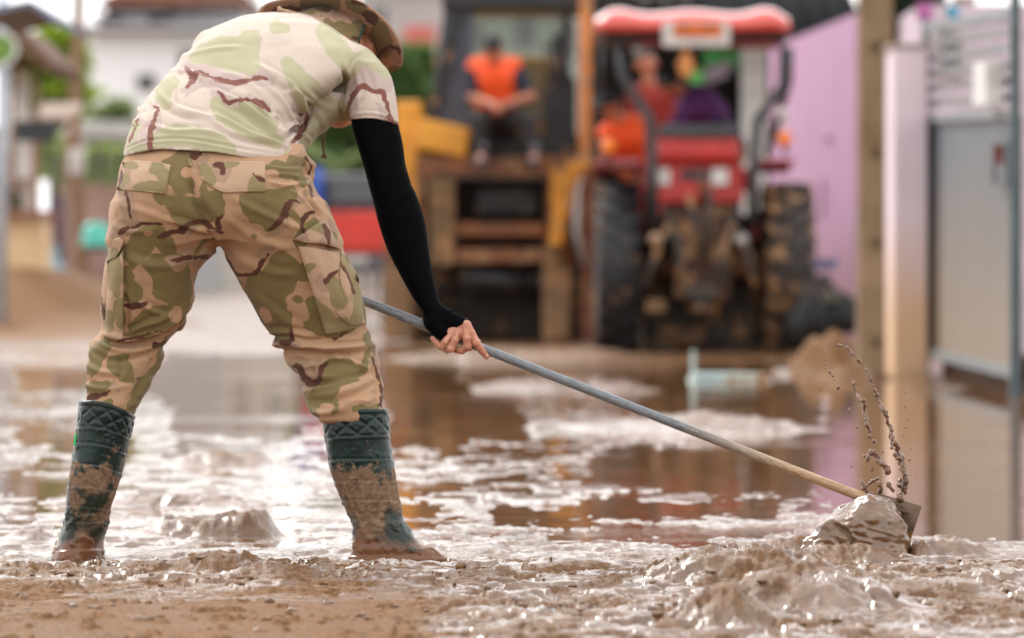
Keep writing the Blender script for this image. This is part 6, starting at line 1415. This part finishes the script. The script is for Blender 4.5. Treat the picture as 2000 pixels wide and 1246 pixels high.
mb = MB(); mb.prism([PX(1338,142,44.9), PX(1372,134,44.9), PX(1376,160,44.9), PX(1356,172,44.9)], (0,.04,0)); mb.build('valance', mat('bright_green_cloth', (.12,.42,.10,1), .8), t); mb = MB(); mb.prism([PX(1376,136,44.95), PX(1430,118,44.95), PX(1424,148,44.95), PX(1380,166,44.95)], (0,.04,0)); mb.build('pelmet', mat('mauve_cloth', (.30,.24,.30,1), .8), t)
def building(name, label, x0, x1, y0, Y, m, rows, fm, depth=6, roof=None):
    t = thing(name, label, 'building', PX((x0+x1)/2, 511+5475/Y, Y)); part('wall', m, t, (x0,x1,y0,511+5475/Y,Y,depth), bevel=0)
    for (a, b, c, d) in rows: window(t, a, b, c, d, Y, fm)
    if roof: part('roof', roof, t, (x0-8,x1+8,y0-10,y0-.5,Y-.5,depth+1), bevel=.05)
    return t
building('pale_building', 'pale grey green building seen through the backhoe cab', 870, 1160, -20, 88, mat('pale_green_render', (.40,.44,.40,1), .8), [(905,950,40,110),(1000,1050,30,100),(1080,1130,40,120)], WHITE, roof=mat('roof_grey', (.2,.2,.2,1), .7))
building('grey_building', 'light grey building with a red sign above the worker\'s hat', 700, 862, -30, 130, mat('warm_grey_render', (.50,.46,.44,1), .8), [(720,760,10,60)], WHITE, roof=mat('roof_grey', ()))
t = thing('red_sign', 'faded red board on the grey building left of the backhoe', 'sign', PX(815, 90, 128)); part('board', mat('faded_red_board', (.62,.14,.12,1), .6), t, (788,850,52,98,128.8,.2), bevel=.02); part('support', DSTEEL, t, (812,816,98,140,129.1,.2), bevel=0)
building('far_row_house', 'pale low row house between the worker\'s back and the pickup', 430, 700, 260, 105, mat('cream_render', (.55,.50,.44,1), .8), [(450,490,300,360),(520,560,300,360)], WHITE, roof=mat('roof_grey', ()))
building('pale_pink_house', 'pale pink house wall seen through the bars of the gate', 1798, 2150, 10, 31, mat('pale_pink_wall', (.66,.55,.62,1), .8), [(1835,1880,60,150)], WHITE)
# clothes and clutter above the wall on the right
for k, (x0, x1, y0, y1, cl, lab) in enumerate(((1790,1822,6,40,lin(206,130,190),'pink cloth hanging over the wall beside the gate'), (1848,1874,14,36,lin(90,180,214),'small turquoise cloth hanging above the gate'), (1862,1906,-8,10,lin(196,180,172),'pale towel at the top edge above the gate'))):
    v = []; f = []; n = 12; Y_ = 27.5
    for s in (0, .01):
        for j in range(n+1):
            for i in range(n+1): p = PX(x0+(x1-x0)*i/n, y0+(y1-y0)*j/n, Y_); v.append((p[0], Y_+.03*math.sin(i*1.1)*j/n+s, p[2]))
    q = (n+1)**2
    for j in range(n):
        for i in range(n): a = j*(n+1)+i; f += [(a, a+n+1, a+n+2, a+1), (a+q, a+q+1, a+q+n+2, a+q+n+1)]
    tag(mkobj('hanging_cloth', np.array(v), f, simple('cloth_%s' % 'abc'[k], cl, .9)), lab, 'cloth', 'laundry on the line above the gate')
t = thing('clothes_line', 'thin line strung above the gate holding the cloths', 'line', PX(1850, 8, 27.5)); mb = MB(); mb.tube([PX(1745,4,27.5), PX(1800,6,27.5), PX(1860,4,27.5), PX(1995,-12,27.5)], .006, 6); mb.build('cord', DSTEEL, t)
